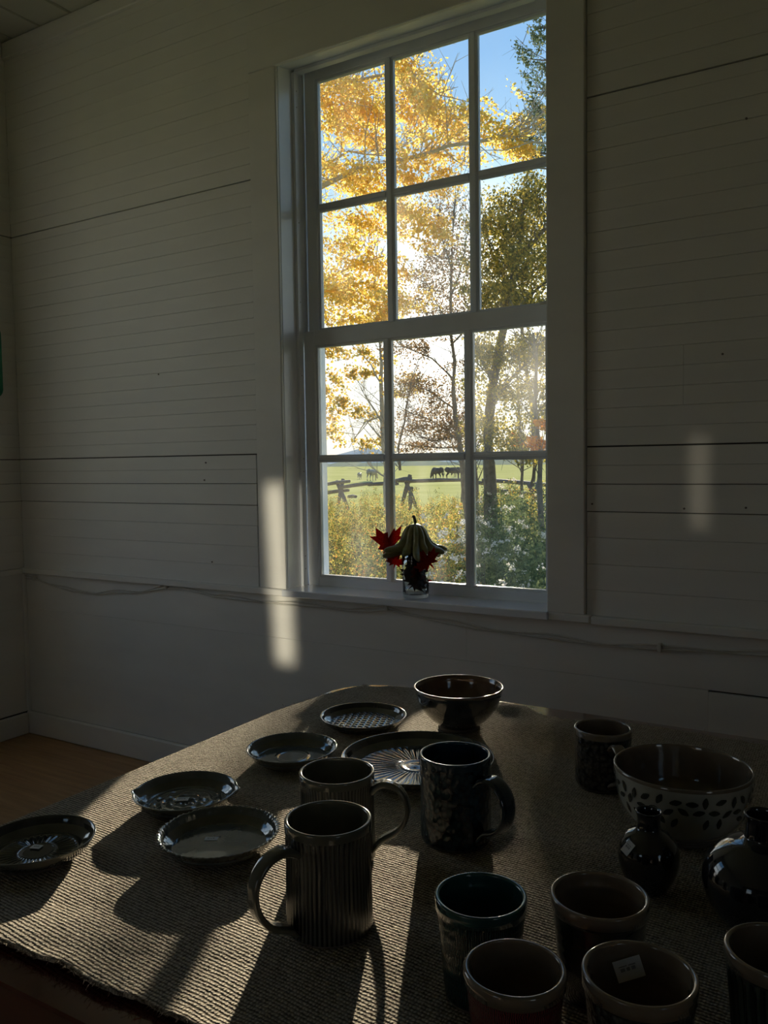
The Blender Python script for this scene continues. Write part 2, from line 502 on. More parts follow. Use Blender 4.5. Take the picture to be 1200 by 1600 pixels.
# coarse jute weave
m_, nt, out = newmat('coarse_jute_weave')
b = N(nt, 'ShaderNodeBsdfPrincipled', Roughness=0.95); b.inputs['Specular IOR Level'].default_value = 0.1
b.inputs['Sheen Weight'].default_value = 0.35; b.inputs['Sheen Roughness'].default_value = 0.5
b.inputs['Sheen Tint'].default_value = (0.9, 0.8, 0.6, 1)
co = coords(nt, (1, 1, 1), rot=(0, 0, 0.07))
w1 = N(nt, 'ShaderNodeTexWave', Scale=64.0, Distortion=2.4, Detail=4.0); w1.inputs['Detail Scale'].default_value = 3.2
w1.bands_direction = 'Y'; w1.wave_profile = 'SIN'; nt.links.new(co, w1.inputs['Vector'])
co2 = coords(nt, (1, 1, 1), rot=(0, 0, -0.02))
w2 = N(nt, 'ShaderNodeTexWave', Scale=80.0, Distortion=5.0, Detail=4.0); w2.inputs['Detail Scale'].default_value = 2.0
w2.bands_direction = 'X'; nt.links.new(co2, w2.inputs['Vector'])
nz = N(nt, 'ShaderNodeTexNoise', Scale=190.0, Detail=4.0); nt.links.new(co, nz.inputs['Vector'])
nb = N(nt, 'ShaderNodeTexNoise', Scale=22.0, Detail=4.0); nt.links.new(co, nb.inputs['Vector'])


def madd(a, k, c=None, cv=0.0, op='MULTIPLY_ADD'):
    n = N(nt, 'ShaderNodeMath', operation=op); nt.links.new(a, n.inputs[0]); n.inputs[1].default_value = k
    if c is not None: nt.links.new(c, n.inputs[2])
    else: n.inputs[2].default_value = cv
    return n.outputs[0]


hm = N(nt, 'ShaderNodeMath', operation='MULTIPLY'); nt.links.new(w1.outputs['Fac'], hm.inputs[0])
nt.links.new(madd(w2.outputs['Fac'], 0.65, cv=0.35), hm.inputs[1])
h1 = madd(nz.outputs[0], 0.95, hm.outputs[0], op='MULTIPLY_ADD'); h1 = madd(h1, 1.0, cv=-.28); h2 = madd(nb.outputs[0], 0.5, h1)
bu = N(nt, 'ShaderNodeBump', Strength=0.9, Distance=0.0035); nt.links.new(h2, bu.inputs['Height'])
nt.links.new(bu.outputs[0], b.inputs['Normal'])
r = ramp(nt, [(0.15, (0.075, 0.055, 0.04)), (0.5, (0.33, 0.28, 0.22)), (1.0, (0.66, 0.58, 0.47))], h1)
nt.links.new(r.outputs[0], b.inputs['Base Color']); nt.links.new(b.outputs[0], out.inputs[0])
M['jute'] = m_

# ------------------------------------------------------------------ room shell
WY = 2.505           # face of the window wall
XL, XR, YF, ZC = -3.54, 3.5, -4.5, 3.235
OX0, OX1, OZ0, OZ1 = -1.955, -0.905, 0.76, 2.80     # window opening


def slab(name, boxes, mat, kind='structure', parent=None):
    b_ = MB()
    for q in boxes: b_.box(*q)
    o = b_.build(name, mat, parent)
    if kind and not parent: o['kind'] = kind
    return o


wb = slab('wall_back', [(XL - .25, OX0 - .021, WY + .012, 2.79, -.75, 3.4), (OX1 + .021, XR + .2, WY + .012, 2.79, -.75, 3.4),
                        (OX0 - .021, OX1 + .021, WY + .012, 2.79, OZ1 + .031, 3.4), (OX0 - .021, OX1 + .021, WY + .012, 2.79, -.75, .734)], M['dark'])
def side_wall(name, axis, pos0, pos1, a0, a1, wins, mat):
    boxes = []; e = a0
    for c, w in sorted(wins):
        s0, s1 = c - w / 2, c + w / 2
        boxes.append((e, s0, -.75, 3.4)); boxes.append((s0, s1, -.75, .80)); boxes.append((s0, s1, 2.76, 3.4)); e = s1
    boxes.append((e, a1, -.75, 3.4))
    return slab(name, [((q[0], q[1], pos0, pos1) if axis == 'x' else (pos0, pos1, q[0], q[1])) + (q[2], q[3]) for q in boxes], mat)


side_wall('wall_front', 'x', YF - .15, YF, XL, XR + .15, FRONT_WINDOWS, M['far_wall'])
side_wall('wall_right', 'y', XR, XR + .15, YF, WY + .012, RIGHT_WINDOWS, M['far_wall'])
wl = side_wall('wall_left', 'y', XL - .15, XL - .012, YF - .15, WY + .012, LEFT_WINDOWS, M['dark'])


def far_window(n, c, w, axis):
    root = empty('window_%d' % n, {'x': (c, YF - .07, .8), 'y': (XR + .07, c, .8), 'l': (XL - .08, c, .8)}[axis], 0 if axis == 'x' else PI / 2)
    root['kind'] = 'structure'
    b_ = MB(); H = 1.96
    for x0, x1 in ((-w / 2, -w / 2 + .05), (w / 2 - .05, w / 2)): b_.box(x0, x1, -.02, .02, 0, H)
    for z0, z1 in ((0, .06), (H - .05, H), (.95, 1.0)): b_.box(-w / 2 + .05, w / 2 - .05, -.02, .02, z0, z1)
    b_.build('sash', M['trim'], root)
    b_ = MB()
    for k in (1, 2): b_.box(-w / 2 + w * k / 3 - .011, -w / 2 + w * k / 3 + .011, -.015, .015, .06, H - .05)
    for z in (.5, 1.47): b_.box(-w / 2 + .05, w / 2 - .05, -.0145, .0145, z - .011, z + .011)
    b_.build('muntin', M['trim'], root)


nw = 2
for c, w in FRONT_WINDOWS: far_window(nw, c, w, 'x'); nw += 1
for c, w in RIGHT_WINDOWS: far_window(nw, c, w, 'y'); nw += 1
for c, w in LEFT_WINDOWS: far_window(nw, c, w, 'l'); nw += 1

# floor
fl = slab('floor', [(XL - .05, XR + .1, YF - .1, WY + .05, -.12, -.018)], M['dark'])
rnd = random.Random(2)
y = WY
pl_cache = {}
k = 0
while y > YF:
    w = .085
    xs = [XL, XL + 1.9 + rnd.uniform(-.6, .6), XL + 4.6 + rnd.uniform(-.6, .6), XR]
    for a, b2 in zip(xs[:-1], xs[1:]):
        bm_ = MB().box(a + .0006, b2 - .0006, y - w + .0007, y - .0007, -.018, rnd.uniform(-.0006, 0), .0012)
        link('plank', mesh('plank', bm_.V, bm_.F, M['floor']), fl)
        k += 1
    y -= w

# ceiling: wide boards running away from the window wall
ce = slab('ceiling', [(XL - .05, XR + .1, YF - .1, WY + .05, ZC + .02, ZC + .12)], M['dark'])
x = -3.46
first = None
while x < XR:
    b_ = MB().box(0.002, .2015, 0, WY - YF, 0, .02, .006)
    if first is None: first = mesh('plank', b_.V, b_.F, M['ceiling'])
    link('plank', first, ce, (x, YF, ZC + rnd.uniform(-.001, .001))); x += .205
b_ = MB().box(XL, -3.462, YF, WY, ZC, ZC + .02, .003); b_.build('plank', M['ceiling'], ce)

# wall boards
ZS = [.801, .8815, .9600, 1.042, 1.1215, 1.2055, 1.262, 1.3195, 1.3765, 1.434, 1.490, 1.5475, 1.605, 1.665, 1.722, 1.781, 1.840, 1.900, 1.960, 2.0195, 2.079, 2.139,
      2.199, 2.2585, 2.318, 2.3575, 2.417, 2.477, 2.537, 2.597, 2.657, 2.717, 2.777, 2.837, 2.897, 2.957, 3.017, 3.077, 3.137, 3.165]
OPEN = {1.3195: .0022, 2.3575: .0022, 1.1215: .0012, 1.2055: .001}
pcache = {}


def board(parent, x0, x1, z0, z1, yface, vertical=False, mat='wall', depth=.012):
    g0 = OPEN.get(z0, .00025); g1 = OPEN.get(z1, .00025)
    key = (round(x1 - x0, 3), round(z1 - z0, 4), g0, g1, mat, depth)
    if key not in pcache:
        b_ = MB().box(0, x1 - x0, 0, depth, g0, z1 - z0 - g1, .0010)
        pcache[key] = mesh('plank', b_.V, b_.F, M[mat])
    return pcache[key], (x0, yface, z0)


for i in range(len(ZS) - 1):
    z0, z1 = ZS[i], ZS[i + 1]
    spans = []
    if z1 <= 2.90:
        spans.append((XL, -2.083 if z0 >= 1.3 else -2.090))
        r0 = -.787
        if 1.42 < z0 < 1.60: spans += [(r0, -.505), (-.505, 1.2), (1.2, XR)]
        else: spans += [(r0, 1.0 + .13 * (i % 5)), (1.0 + .13 * (i % 5), XR)]
    else:
        spans += [(XL, -1.7 + .11 * (i % 4)), (-1.7 + .11 * (i % 4), 1.3), (1.3, XR)]
    for a, b2 in spans:
        me, loc = board(wb, a, b2, z0, z1, WY - rnd.uniform(0, .0011))
        link('plank', me, wb, loc)
for a, b2, z0, z1 in ((XL, -1.2, .611, .80), (-1.2, XR, .611, .80), (XL, -.43, .106, .611), (-.43, XR, .106, .606)):
    me, loc = board(wb, a, b2, z0, z1, WY + .002 - rnd.uniform(0, .0012)); link('plank', me, wb, loc)
for i in range(len(ZS) - 1):      # left wall boards run along Y, broken by its windows
    z0, z1 = ZS[i], ZS[i + 1]
    cuts = [YF] + sorted(sum([[c - w / 2, c + w / 2] for c, w in LEFT_WINDOWS], [])) + [WY]
    spans = [(cuts[k], cuts[k + 1]) for k in range(0, len(cuts), 2)] if z1 < 2.76 else [(YF, -.3), (-.3, WY)]
    for a, b2 in spans:
        me, loc = board(wl, 0, b2 - a, z0, z1, 0)
        link('plank', me, wl, (XL + rnd.uniform(0, .001), a, z0), (0, 0, PI / 2))
for z0, z1 in ((.106, .611), (.611, .80)):
    me, loc = board(wl, 0, WY - YF, z0, z1, 0); link('plank', me, wl, (XL, YF, z0), (0, 0, PI / 2))


def strip(name, x0, x1, y0, y1, z0, z1, c=.002, mat='wall', parent=None):
    o = MB().box(x0, x1, y0, y1, z0, z1, c).build(name, M[mat], parent)
    if parent is None: o['kind'] = 'structure'
    return o


strip('baseboard_back', XL, XR, WY - .018, WY + .004, 0, .106, .004)
strip('baseboard_left', XL - .004, XL + .018, YF, WY - .019, 0, .100, .004)
strip('trim_1', XL + .0, -.772, WY - .022, WY + .006, .778, .803, .003)       # chair rail
strip('trim_1', -.768, XR, WY - .022, WY + .006, .776, .801, .003)
strip('trim_2', XL - .004, XL + .022, YF, WY - .024, .776, .800, .003)
strip('trim_3', XL, XR, WY - .020, WY + .004, 3.160, 3.233, .004)             # cornice
strip('trim_4', XL - .004, XL + .02, YF, WY - .021, 3.160, 3.233, .004)
strip('trim_5', XL - .002, XL + .014, WY - .016, WY + .002, .107, .775, .003)   # corner bead
for q in ((-2.33, .889), (-2.2, .80), (-.77, 1.145), (-.50, 1.135), (-.335, 1.140), (-.40, 1.57), (-2.36, 1.22), (-2.35, 1.29), (-2.6, 1.66), (-.345, 2.20)):
    MB().tube([(q[0], WY - .0035, q[1]), (q[0], WY + .004, q[1])], .0032, 8).build('nail', M['nail'], wb)

# ------------------------------------------------------------------ the window
win = empty('window_1', (0, 0, 0)); win['kind'] = 'structure'
T_ = 'trim'
strip('casing', -2.084, OX0, WY - .004, WY + .012, .803, 2.745, .0025, 'wall', win)
strip('casing', OX1 - .004, -.789, WY - .018, WY + .012, .803, 2.745, .003, 'wall', win)
strip('casing', -2.084, -.789, WY - .006, WY + .012, 2.7455, 2.8965, .0025, 'wall', win)
strip('jamb', OX0 - .02, OX0, WY + .0125, 2.79, .803, 2.80, .001, T_, win)
strip('jamb', OX1, OX1 + .02, WY + .0125, 2.79, .803, 2.80, .001, T_, win)
# soffit, slightly sloping
b_ = MB(); y0, y1 = WY - .004, 2.79
b_.add([(OX0, y0, 2.745), (OX1, y0, 2.745), (OX1, y1, 2.80), (OX0, y1, 2.80), (OX0, y0, 2.83), (OX1, y0, 2.83), (OX1, y1, 2.83), (OX0, y1, 2.83)],
       [(0, 3, 2, 1), (4, 5, 6, 7), (0, 1, 5, 4), (2, 3, 7, 6), (0, 4, 7, 3), (1, 2, 6, 5)])
b_.build('head_jamb', M[T_], win)
# stops: proud strips on the reveal in front of each sash
for x0, x1 in ((OX0, OX0 + .012), (OX1 - .012, OX1)):
    st = strip('stop', x0, x1, 2.600, 2.628, .803, 2.755, .001, T_, win)
    for z in (2.69, 2.63, 2.2, 1.9, 1.62, 1.30, 1.25, .92, .87):
        xx = x1 if x0 == OX0 else x0
        MB().tube([(xx - .001, 2.614, z), (xx + .0006, 2.614, z)], .0022, 8).build('nail', M['nail'], st)
strip('stop', OX0 + .013, OX1 - .013, 2.600, 2.628, 2.752, 2.775, .001, T_, win)
strip('parting_bead', OX0, OX0 + .008, 2.664, 2.668, 1.74, 2.77, .0008, T_, win)


def make_sash(x0, x1, z0, z1, yf, th, stile, top, bot, mx_, mz_, mw, nm='sash'):
    b_ = MB()
    b_.box(x0, x0 + stile, yf, yf + th, z0, z1, .002); b_.box(x1 - stile, x1, yf, yf + th, z0, z1, .002)
    b_.box(x0 + stile, x1 - stile, yf + .0004, yf + th, z1 - top, z1, .002); b_.box(x0 + stile, x1 - stile, yf + .0004, yf + th, z0, z0 + bot, .002)
    # moulded inner lip
    s = .008
    b_.box(x0 + stile - .001, x0 + stile + s, yf + .008, yf + th - .006, z0 + bot, z1 - top, .001)
    b_.box(x1 - stile - s, x1 - stile + .001, yf + .008, yf + th - .006, z0 + bot, z1 - top, .001)
    b_.box(x0 + stile + s, x1 - stile - s, yf + .008, yf + th - .006, z0 + bot - .001, z0 + bot + s, .001)
    b_.box(x0 + stile + s, x1 - stile - s, yf + .008, yf + th - .006, z1 - top - s, z1 - top + .001, .001)
    sash = b_.build(nm, M[T_], win)
    for x in mx_:
        q = MB().box(x - mw / 2, x + mw / 2, yf + .007, yf + th - .007, z0 + bot + .0005, z1 - top - .0005, .003)
        q.box(x - mw / 4, x + mw / 4, yf + .001, yf + .0085, z0 + bot + .0005, z1 - top - .0005, .002)
        q.build('muntin', M[T_], sash)
    ex = [x0 + stile + .002] + list(mx_) + [x1 - stile - .002]
    for i in range(len(ex) - 1):
        a = ex[i] + (mw / 2 if i else 0); b2 = ex[i + 1] - (mw / 2 if i < len(ex) - 2 else 0)
        for z in mz_:
            q = MB().box(a + .0002, b2 - .0002, yf + .0075, yf + th - .0075, z - mw * .42, z + mw * .42, .003)
            q.box(a + .0002, b2 - .0002, yf + .0015, yf + .009, z - mw * .2, z + mw * .2, .002)
            q.build('muntin', M[T_], sash)
        ez = [z0 + bot] + list(mz_) + [z1 - top]
        for j in range(len(ez) - 1):
            yg = yf + th * .55
            V = [(a - .001, yg, ez[j] + .002), (b2 + .001, yg, ez[j] + .002), (b2 + .001, yg, ez[j + 1] - .002), (a - .001, yg, ez[j + 1] - .002)]
            V += [(v[0], v[1] + .003, v[2]) for v in V]
            link('pane', mesh('pane', V, [(0, 1, 2, 3), (5, 4, 7, 6), (0, 4, 5, 1), (3, 2, 6, 7), (0, 3, 7, 4), (1, 5, 6, 2)], M['pane_glare' if (i == 2 and j == 1 and z0 < 1) or (i == 1 and j == 0 and z0 > 1) else 'pane']), sash)
    return sash


make_sash(OX0 + .013, OX1 - .005, .796, 1.789, 2.630, .034, .050, .057, .043, (-1.5725, -1.2462), (1.2985,), .034)
up_ = make_sash(OX0 + .009, OX1 - .004, 1.752, 2.792, 2.669, .034, .048, .050, .045, (-1.5735, -1.238), (2.2625,), .036)
# sash lock keeper on the meeting rail
MB().box(-.985, -.945, 2.632, 2.668, 1.789, 1.799, .002).build('sash_lock', M['cable'], win)
# stool (inner sill) and outer sill
st = MB().box(OX0 - .0, OX1 + .002, 2.472, 2.632, .779, .8045, .003); st.build('stool', M['gloss'], win)
MB().box(OX0 - .02, OX1 + .02, 2.666, 2.86, .735, .792, .003).build('outer_sill', M[T_], win)

# ------------------------------------------------------------------ cable along the chair rail
cpts = [(-3.52, .752), (-3.453, .752), (-3.347, .731), (-3.19, .711), (-3.017, .710), (-2.912, .724), (-2.751, .735), (-2.64, .757), (-2.585, .768), (-2.468, .768),
        (-2.327, .750), (-2.159, .747), (-1.969, .744), (-1.789, .749), (-1.661, .744), (-1.56, .752), (-1.504, .760), (-1.408, .749), (-1.26, .733), (-1.153, .724), (-1.029, .721),
        (-.878, .716), (-.717, .712), (-.565, .717), (-.44, .726), (-.272, .731), (0.1, .735), (.8, .73), (1.9, .74)]
b_ = MB()
for dz, dy, amp in ((0.0, 0, .000), (.009, -.002, .005)):
    P = []
    for i in range(len(cpts) - 1):
        for t in np.linspace(0, 1, 5)[:-1]:
            x_ = cpts[i][0] * (1 - t) + cpts[i + 1][0] * t; z_ = cpts[i][1] * (1 - t) + cpts[i + 1][1] * t
            P.append((x_, WY - .007 + dy, z_ + dz + amp * math.sin(x_ * 19)))
    b_.tube(P, .0032, 6)
cab = b_.build('electric_cable', M['cable'], None, True)
setp(cab, 'thin painted twin cable drooping along the wall just under the chair rail', 'cable')
for x_, z_ in ((-2.585, .772), (-1.504, .766), (-3.45, .755), (-.565, .72)):
    MB().box(x_ - .006, x_ + .006, WY - .018, WY + .003, z_ - .010, z_ + .016, .002).build('clip', M['cable'], cab)

# green thing on the left wall at the frame's edge
g = MB()
n = 28; outl = []
for (cy_, cz_, a0) in ((2.378, 1.895, 0), (2.08, 1.895, 90), (2.08, 1.645, 180), (2.378, 1.645, 270)):
    for j in range(7):
        a = math.radians(a0 + j * 15); outl.append((cy_ + .04 * math.cos(a), cz_ + .04 * math.sin(a)))
V = [(XL + .001, y_, z_) for y_, z_ in outl] + [(XL + .022, y_, z_) for y_, z_ in outl]; n = len(outl)
F = [tuple(range(n)), tuple(range(2 * n - 1, n - 1, -1))] + [(i, n + i, n + (i + 1) % n, (i + 1) % n) for i in range(n)]
gp = link('wall_plaque', mesh('wall_plaque', V, F, M['green']))
setp(gp, 'green rounded plaque hung on the left wall near the corner', 'plaque')
V2 = [(XL + .0225 + (.003 if k_ else 0), 2.2375 + (y_ - 2.2375) * .8, 1.77 + (z_ - 1.77) * .72 - .02) for k_ in (0, 1) for y_, z_ in outl]
link('panel', mesh('panel', V2, F, M['frame_dark']), gp)

# ------------------------------------------------------------------ table
tb = empty('dining_table', (0, 0, 0))
setp(tb, 'dark red painted wooden table under the coarse woven cloth, its glossy edge showing', 'table')
TX0, TX1, TY0, TY1 = -1.085, 1.15, .49, 1.652
rc = .13
out_ = [(TX0, TY0), (TX1, TY0), (TX1, TY1)] + [(TX0 + rc + rc * math.cos(a), TY1 - rc + rc * math.sin(a)) for a in np.linspace(PI / 2, PI, 8)]
n = len(out_); V = []; F = []
for z_, ins in ((.730, .003), (.733, 0), (.757, 0), (.760, .003)):
    cx_, cy_ = .03, 1.08
    for x_, y_ in out_:
        V.append((x_ - ins * np.sign(x_ - cx_), y_ - ins * np.sign(y_ - cy_), z_))
F = [tuple(reversed(range(n))), tuple(range(3 * n, 4 * n))]
for k in range(3): F += [(k * n + i, k * n + (i + 1) % n, (k + 1) * n + (i + 1) % n, (k + 1) * n + i) for i in range(n)]
link('tabletop', mesh('tabletop', V, F, M['red_wood']), tb)
for q in ((TX0 + .07, TX1 - .07, TY0 + .05, TY0 + .072), (TX0 + .07, TX1 - .07, TY1 - .072, TY1 - .05), (TX0 + .05, TX0 + .07, TY0 + .06, TY1 - .06), (TX1 - .07, TX1 - .05, TY0 + .06, TY1 - .06)):
    MB().box(*q, .63, .7295, .002).build('apron', M['red_wood'], tb)
prof = [(.0, 0), (.018, 0), (.022, .02), (.020, .10), (.028, .35), (.034, .5), (.030, .55), (.036, .57), (.036, .729), (0, .729)]
V, F, FM = lathe([(p[0], p[1], 0) for p in prof], 20)
lm = mesh('leg', V, F, M['red_wood'], True)
for lx in (TX0 + .10, TX1 - .10):
    for ly in (TY0 + .10, TY1 - .10): link('leg', lm, tb, (lx, ly, 0))

# ------------------------------------------------------------------ woven cloth
def vnoise(x, y, s, seed):
    r_ = np.random.RandomState(seed); out2 = np.zeros_like(x)
    for i in range(6):
        a = r_.uniform(0, 2 * PI); f = s * r_.uniform(.6, 1.5); p = r_.uniform(0, 6.28)
        out2 += np.sin((x * math.cos(a) + y * math.sin(a)) * f + p)
    return out2 / 6


CZ = .7655
LEFT = [(.50, -1.125), (.75, -1.125), (.86, -1.122), (1.0, -1.115), (1.13, -1.105), (1.29, -1.092), (1.48, -1.068), (1.56, -1.050), (1.60, -1.030), (1.64, -1.005)]
FAR = [(-1.04, 1.600), (-1.0, 1.634), (-.95, 1.634), (-.89, 1.618), (-.80, 1.614), (-.74, 1.622), (-.70, 1.617), (-.65, 1.585), (-.60, 1.574), (-.52, 1.600), (-.45, 1.615), (-.35, 1.612), (-.18, 1.597), (.2, 1.60), (1.2, 1.59)]
NEAR = [(-1.15, .535), (-.814, .528), (-.747, .5265), (-.70, .535), (-.664, .5314), (-.576, .532), (-.4, .525), (0, .53), (1.2, .53)]
nx, ny = 420, 260
u = np.linspace(0, 1, nx); v = np.linspace(0, 1, ny)
# denser towards the left
xs = -1.10 + (1.05 + 1.10) * (u ** 1.25)
X = np.zeros((ny, nx)); Y = np.zeros((ny, nx))
far_y = np.interp(xs, [p[0] for p in FAR], [p[1] for p in FAR]) + .0015 * np.sin(xs * 90) + .001 * np.sin(xs * 211)
near_y = np.interp(xs, [p[0] for p in NEAR], [p[1] for p in NEAR]) + .0022 * np.sin(xs * 31) + .0012 * np.sin(xs * 74 + 1) + .0006 * np.sin(xs * 391)
for j in range(ny):
    Y[j] = near_y * (1 - v[j]) + far_y * v[j]
lx = np.interp(Y[:, 0], [p[0] for p in LEFT], [p[1] for p in LEFT])
for j in range(ny):
    X[j] = lx[j] + (1.05 - lx[j]) * (u ** 1.25)
Z = np.full_like(X, CZ)
edge = np.exp(-np.maximum(Y - near_y[None, :], 0) / .06)
Z += .0045 * np.clip(vnoise(X, Y, 55, 3), 0, 1) * edge * 1.6 + .0035 * edge
Z += .0035 * np.clip(np.sin(34 * (Y - .53) - 9 * (X + .9) + 1.2 * np.sin(5 * X)), 0, 1) * np.exp(-np.maximum(Y - .53, 0) / .13) * (X < -.4)
Z += .0010 * np.clip(vnoise(X, Y, 22, 7), 0, 1)
Z += .010 * np.exp(-((X + .665) / .035) ** 2 - ((Y - 1.583) / .030) ** 2)        # ruck at the far edge
Z += .006 * np.exp(-((X + .955) / .04) ** 2 - ((Y - 1.60) / .02) ** 2)
Z += .0016 * np.exp(-((Y - 1.02 - .25 * (X + .5)) / .02) ** 2 - ((X + .40) / .08) ** 2)
over = np.clip((TX0 - X), 0, 1)                                                   # droops past the table's left edge
Z -= over * .55 + over ** 2 * 6
V = np.stack([X.ravel(), Y.ravel(), Z.ravel()], 1)
idx = np.arange(nx * ny).reshape(ny, nx)
F = np.stack([idx[:-1, :-1].ravel(), idx[:-1, 1:].ravel(), idx[1:, 1:].ravel(), idx[1:, :-1].ravel()], 1)
cl = link('woven_cloth', mesh('woven_cloth', V, F, M['jute'], True))
setp(cl, 'coarse ribbed jute cloth with frayed edges spread over the table', 'tablecloth')
so_ = cl.modifiers.new('thickness', 'SOLIDIFY'); so_.thickness = .0035; so_.offset = -1
# frayed fibres along the edges
r_ = np.random.RandomState(11)
edgeP = np.concatenate([np.stack([X[0], Y[0], Z[0]], 1), np.stack([X[-1], Y[-1], Z[-1]], 1), np.stack([X[:, 0], Y[:, 0], Z[:, 0]], 1)])
nrm = np.concatenate([np.tile([0, -1, 0], (nx, 1)), np.tile([0, 1, 0], (nx, 1)), np.tile([-1, 0, 0], (ny, 1))]).astype(float)
ok = edgeP[:, 0] < .2; edgeP = edgeP[ok]; nrm = nrm[ok]
nf = 1500; ii = r_.randint(0, len(edgeP), nf)
V = []; F = []
for q, i in enumerate(ii):
    p = edgeP[i] + r_.uniform(-.002, .002, 3) * [1, 1, 0]
    L = r_.uniform(.003, .007) * (1 if r_.rand() < .97 else 2)
    d = nrm[i] + r_.uniform(-.9, .9, 3) * [1, 1, .5]; d /= np.linalg.norm(d)
    d2 = d + r_.uniform(-.6, .6, 3); p1 = p + d * L * .5; p2 = p1 + d2 * L * .5
    wv = np.cross(d, [0, 0, 1]); wv = wv / (np.linalg.norm(wv) + 1e-9) * .0003; wz = np.array([0, 0, .0003])
    if nrm[i][0] == 0: p[2] = max(p[2] - .001, .7605)
    else: d[2] = -abs(d[2]); d[0] *= .6
    b0 = len(V)
    for pp in (p, p1, p2): V += [pp - wv, pp + wv, pp + wz]
    for s_ in (0, 3):
        for a_, c_ in ((0, 1), (1, 2), (2, 0)): F.append((b0 + s_ + a_, b0 + s_ + c_, b0 + s_ + 3 + c_, b0 + s_ + 3 + a_))
fo = link('frayed_fibres', mesh('frayed_fibres', V, F, M['jute']), cl); fo['kind'] = 'stuff'

# ------------------------------------------------------------------ pottery
PZ = CZ + .0008


def vessel(name, x, y, rz, label, cat, profile, mats, n=96, mod=None, group=None, z=None, smooth=True):
    V, F, FM = lathe(profile, n, mod)
    o = link(name, mesh(name, V, F, mats, smooth, FM), None, (x, y, PZ if z is None else z), (0, 0, rz))
    setp(o, label, cat, group); return o


def cup_profile(R, h, rb, t=.0046, lip=.010, body=None, foot=.004, wob=0.0):
    """outside bottom -> up -> rim -> inside down. materials: 0 body, 1 rim and inside, 2 foot"""
    P = [(0, .002, 2), (rb * .80, .002, 2), (rb * .86, 0, 2), (rb * .95, 0, 2), (rb, foot, 0)]
    if body: P += [(r_ * R, z_ * h, 0) for r_, z_ in body]
    P += [(R * .995, h - lip, 1), (R, h - .005, 1)] + [(R - t / 2 + t / 2 * math.cos(a), h - t * .42 + t * .42 * math.sin(a), 1) for a in np.linspace(0, PI, 9)] + [(R - t, h - .007, 1)]
    inner = [(r_ * R - t, z_ * h, 1) for r_, z_ in reversed(body)] if body else []
    P += inner + [(rb - t * 1.1, .012, 1), (rb * .7, .007, 1), (0, .006, 1)]
    return P


def refine(P, k=4):
    out2 = []
    for a, b2 in zip(P[:-1], P[1:]):
        L = math.hypot(b2[0] - a[0], b2[1] - a[1]); s = max(1, int(L / .004)) if L > .006 else 1
        for i in range(s):
            t = i / s; out2.append((a[0] + (b2[0] - a[0]) * t, a[1] + (b2[1] - a[1]) * t, a[2]))
    out2.append(P[-1]); return out2


def handle(parent, ang, pts, w, t, mat, curl=True):
    """pulled strap handle: pts are (radial, z); w half width, t half thickness lists"""
    # smooth centreline
    P = []
    for i in range(len(pts) - 1):
        p0 = pts[max(i - 1, 0)]; p1 = pts[i]; p2 = pts[i + 1]; p3 = pts[min(i + 2, len(pts) - 1)]
        for k_ in range(6):
            s = k_ / 6; P.append(tuple(.5 * ((2 * p1[c]) + (-p0[c] + p2[c]) * s + (2 * p0[c] - 5 * p1[c] + 4 * p2[c] - p3[c]) * s * s + (-p0[c] + 3 * p1[c] - 3 * p2[c] + p3[c]) * s ** 3) for c in (0, 1)))
    P.append(pts[-1]); m__ = len(P)
    W = np.interp(np.linspace(0, 1, m__), np.linspace(0, 1, len(w)), w); T = np.interp(np.linspace(0, 1, m__), np.linspace(0, 1, len(t)), t)
    er = np.array([math.cos(ang), math.sin(ang), 0]); et = np.array([-math.sin(ang), math.cos(ang), 0]); ez = np.array([0, 0, 1.0])
    V = []; F = []; n_ = 14
    for i in range(m__):
        a = np.array(P[max(i - 1, 0)]); b2 = np.array(P[min(i + 1, m__ - 1)]); tg = b2 - a; tg = tg / (np.linalg.norm(tg) + 1e-9)
        nn = er * tg[1] - ez * tg[0]; c = er * P[i][0] + ez * P[i][1]
        for k_ in range(n_):
            a_ = 2 * PI * k_ / n_
            ca, sa = math.cos(a_), math.sin(a_)
            V.append(c + et * W[i] * np.sign(ca) * abs(ca) ** .8 + nn * T[i] * sa * (1 - .22 * (1 if abs(ca) < .3 else 0)))
    for i in range(m__ - 1):
        for k_ in range(n_): F.append((i * n_ + k_, i * n_ + (k_ + 1) % n_, (i + 1) * n_ + (k_ + 1) % n_, (i + 1) * n_ + k_))
    F.append(tuple(reversed(range(n_)))); F.append(tuple((m__ - 1) * n_ + k_ for k_ in range(n_)))
    o = link('handle', mesh('handle', V, F, mat, True), parent)
    return o


def rib_mod(nr, amp, z0, z1, nprof):
    def f(th, rr, zz, i):
        if i >= nprof: return rr, zz
        k_ = np.clip((zz - z0) / .006, 0, 1) * np.clip((z1 - zz) / .006, 0, 1)
        return rr + amp * k_ * np.sin(nr * th + 40 * zz * .6 * np.sin(7 * th)), zz
    return f


def throw_mod(nprof, amp=.0006, per=.009):
    def f(th, rr, zz, i):
        return rr + (amp * np.sin(2 * PI * zz / per) * (rr > .01)), zz + .0004 * np.sin(2 * th + i * .1) * 0
    return f


def mug(name, x, y, R, h, rb, body, mats, label, nr=0, amp=.0007, hang=0, hpts=None, hw=None, ht=None, hmat=None, n=180):
    P = refine(cup_profile(R, h, rb, body=body))
    top = next(i for i, p in enumerate(P) if p[1] >= h - .0005)
    md = rib_mod(nr, amp, .010, h - .016, top) if nr else None
    o = vessel(name, x, y, 0, label, 'mug', P, mats, n, md)
    handle(o, hang, hpts, hw, ht, hmat or mats[1])
    return o


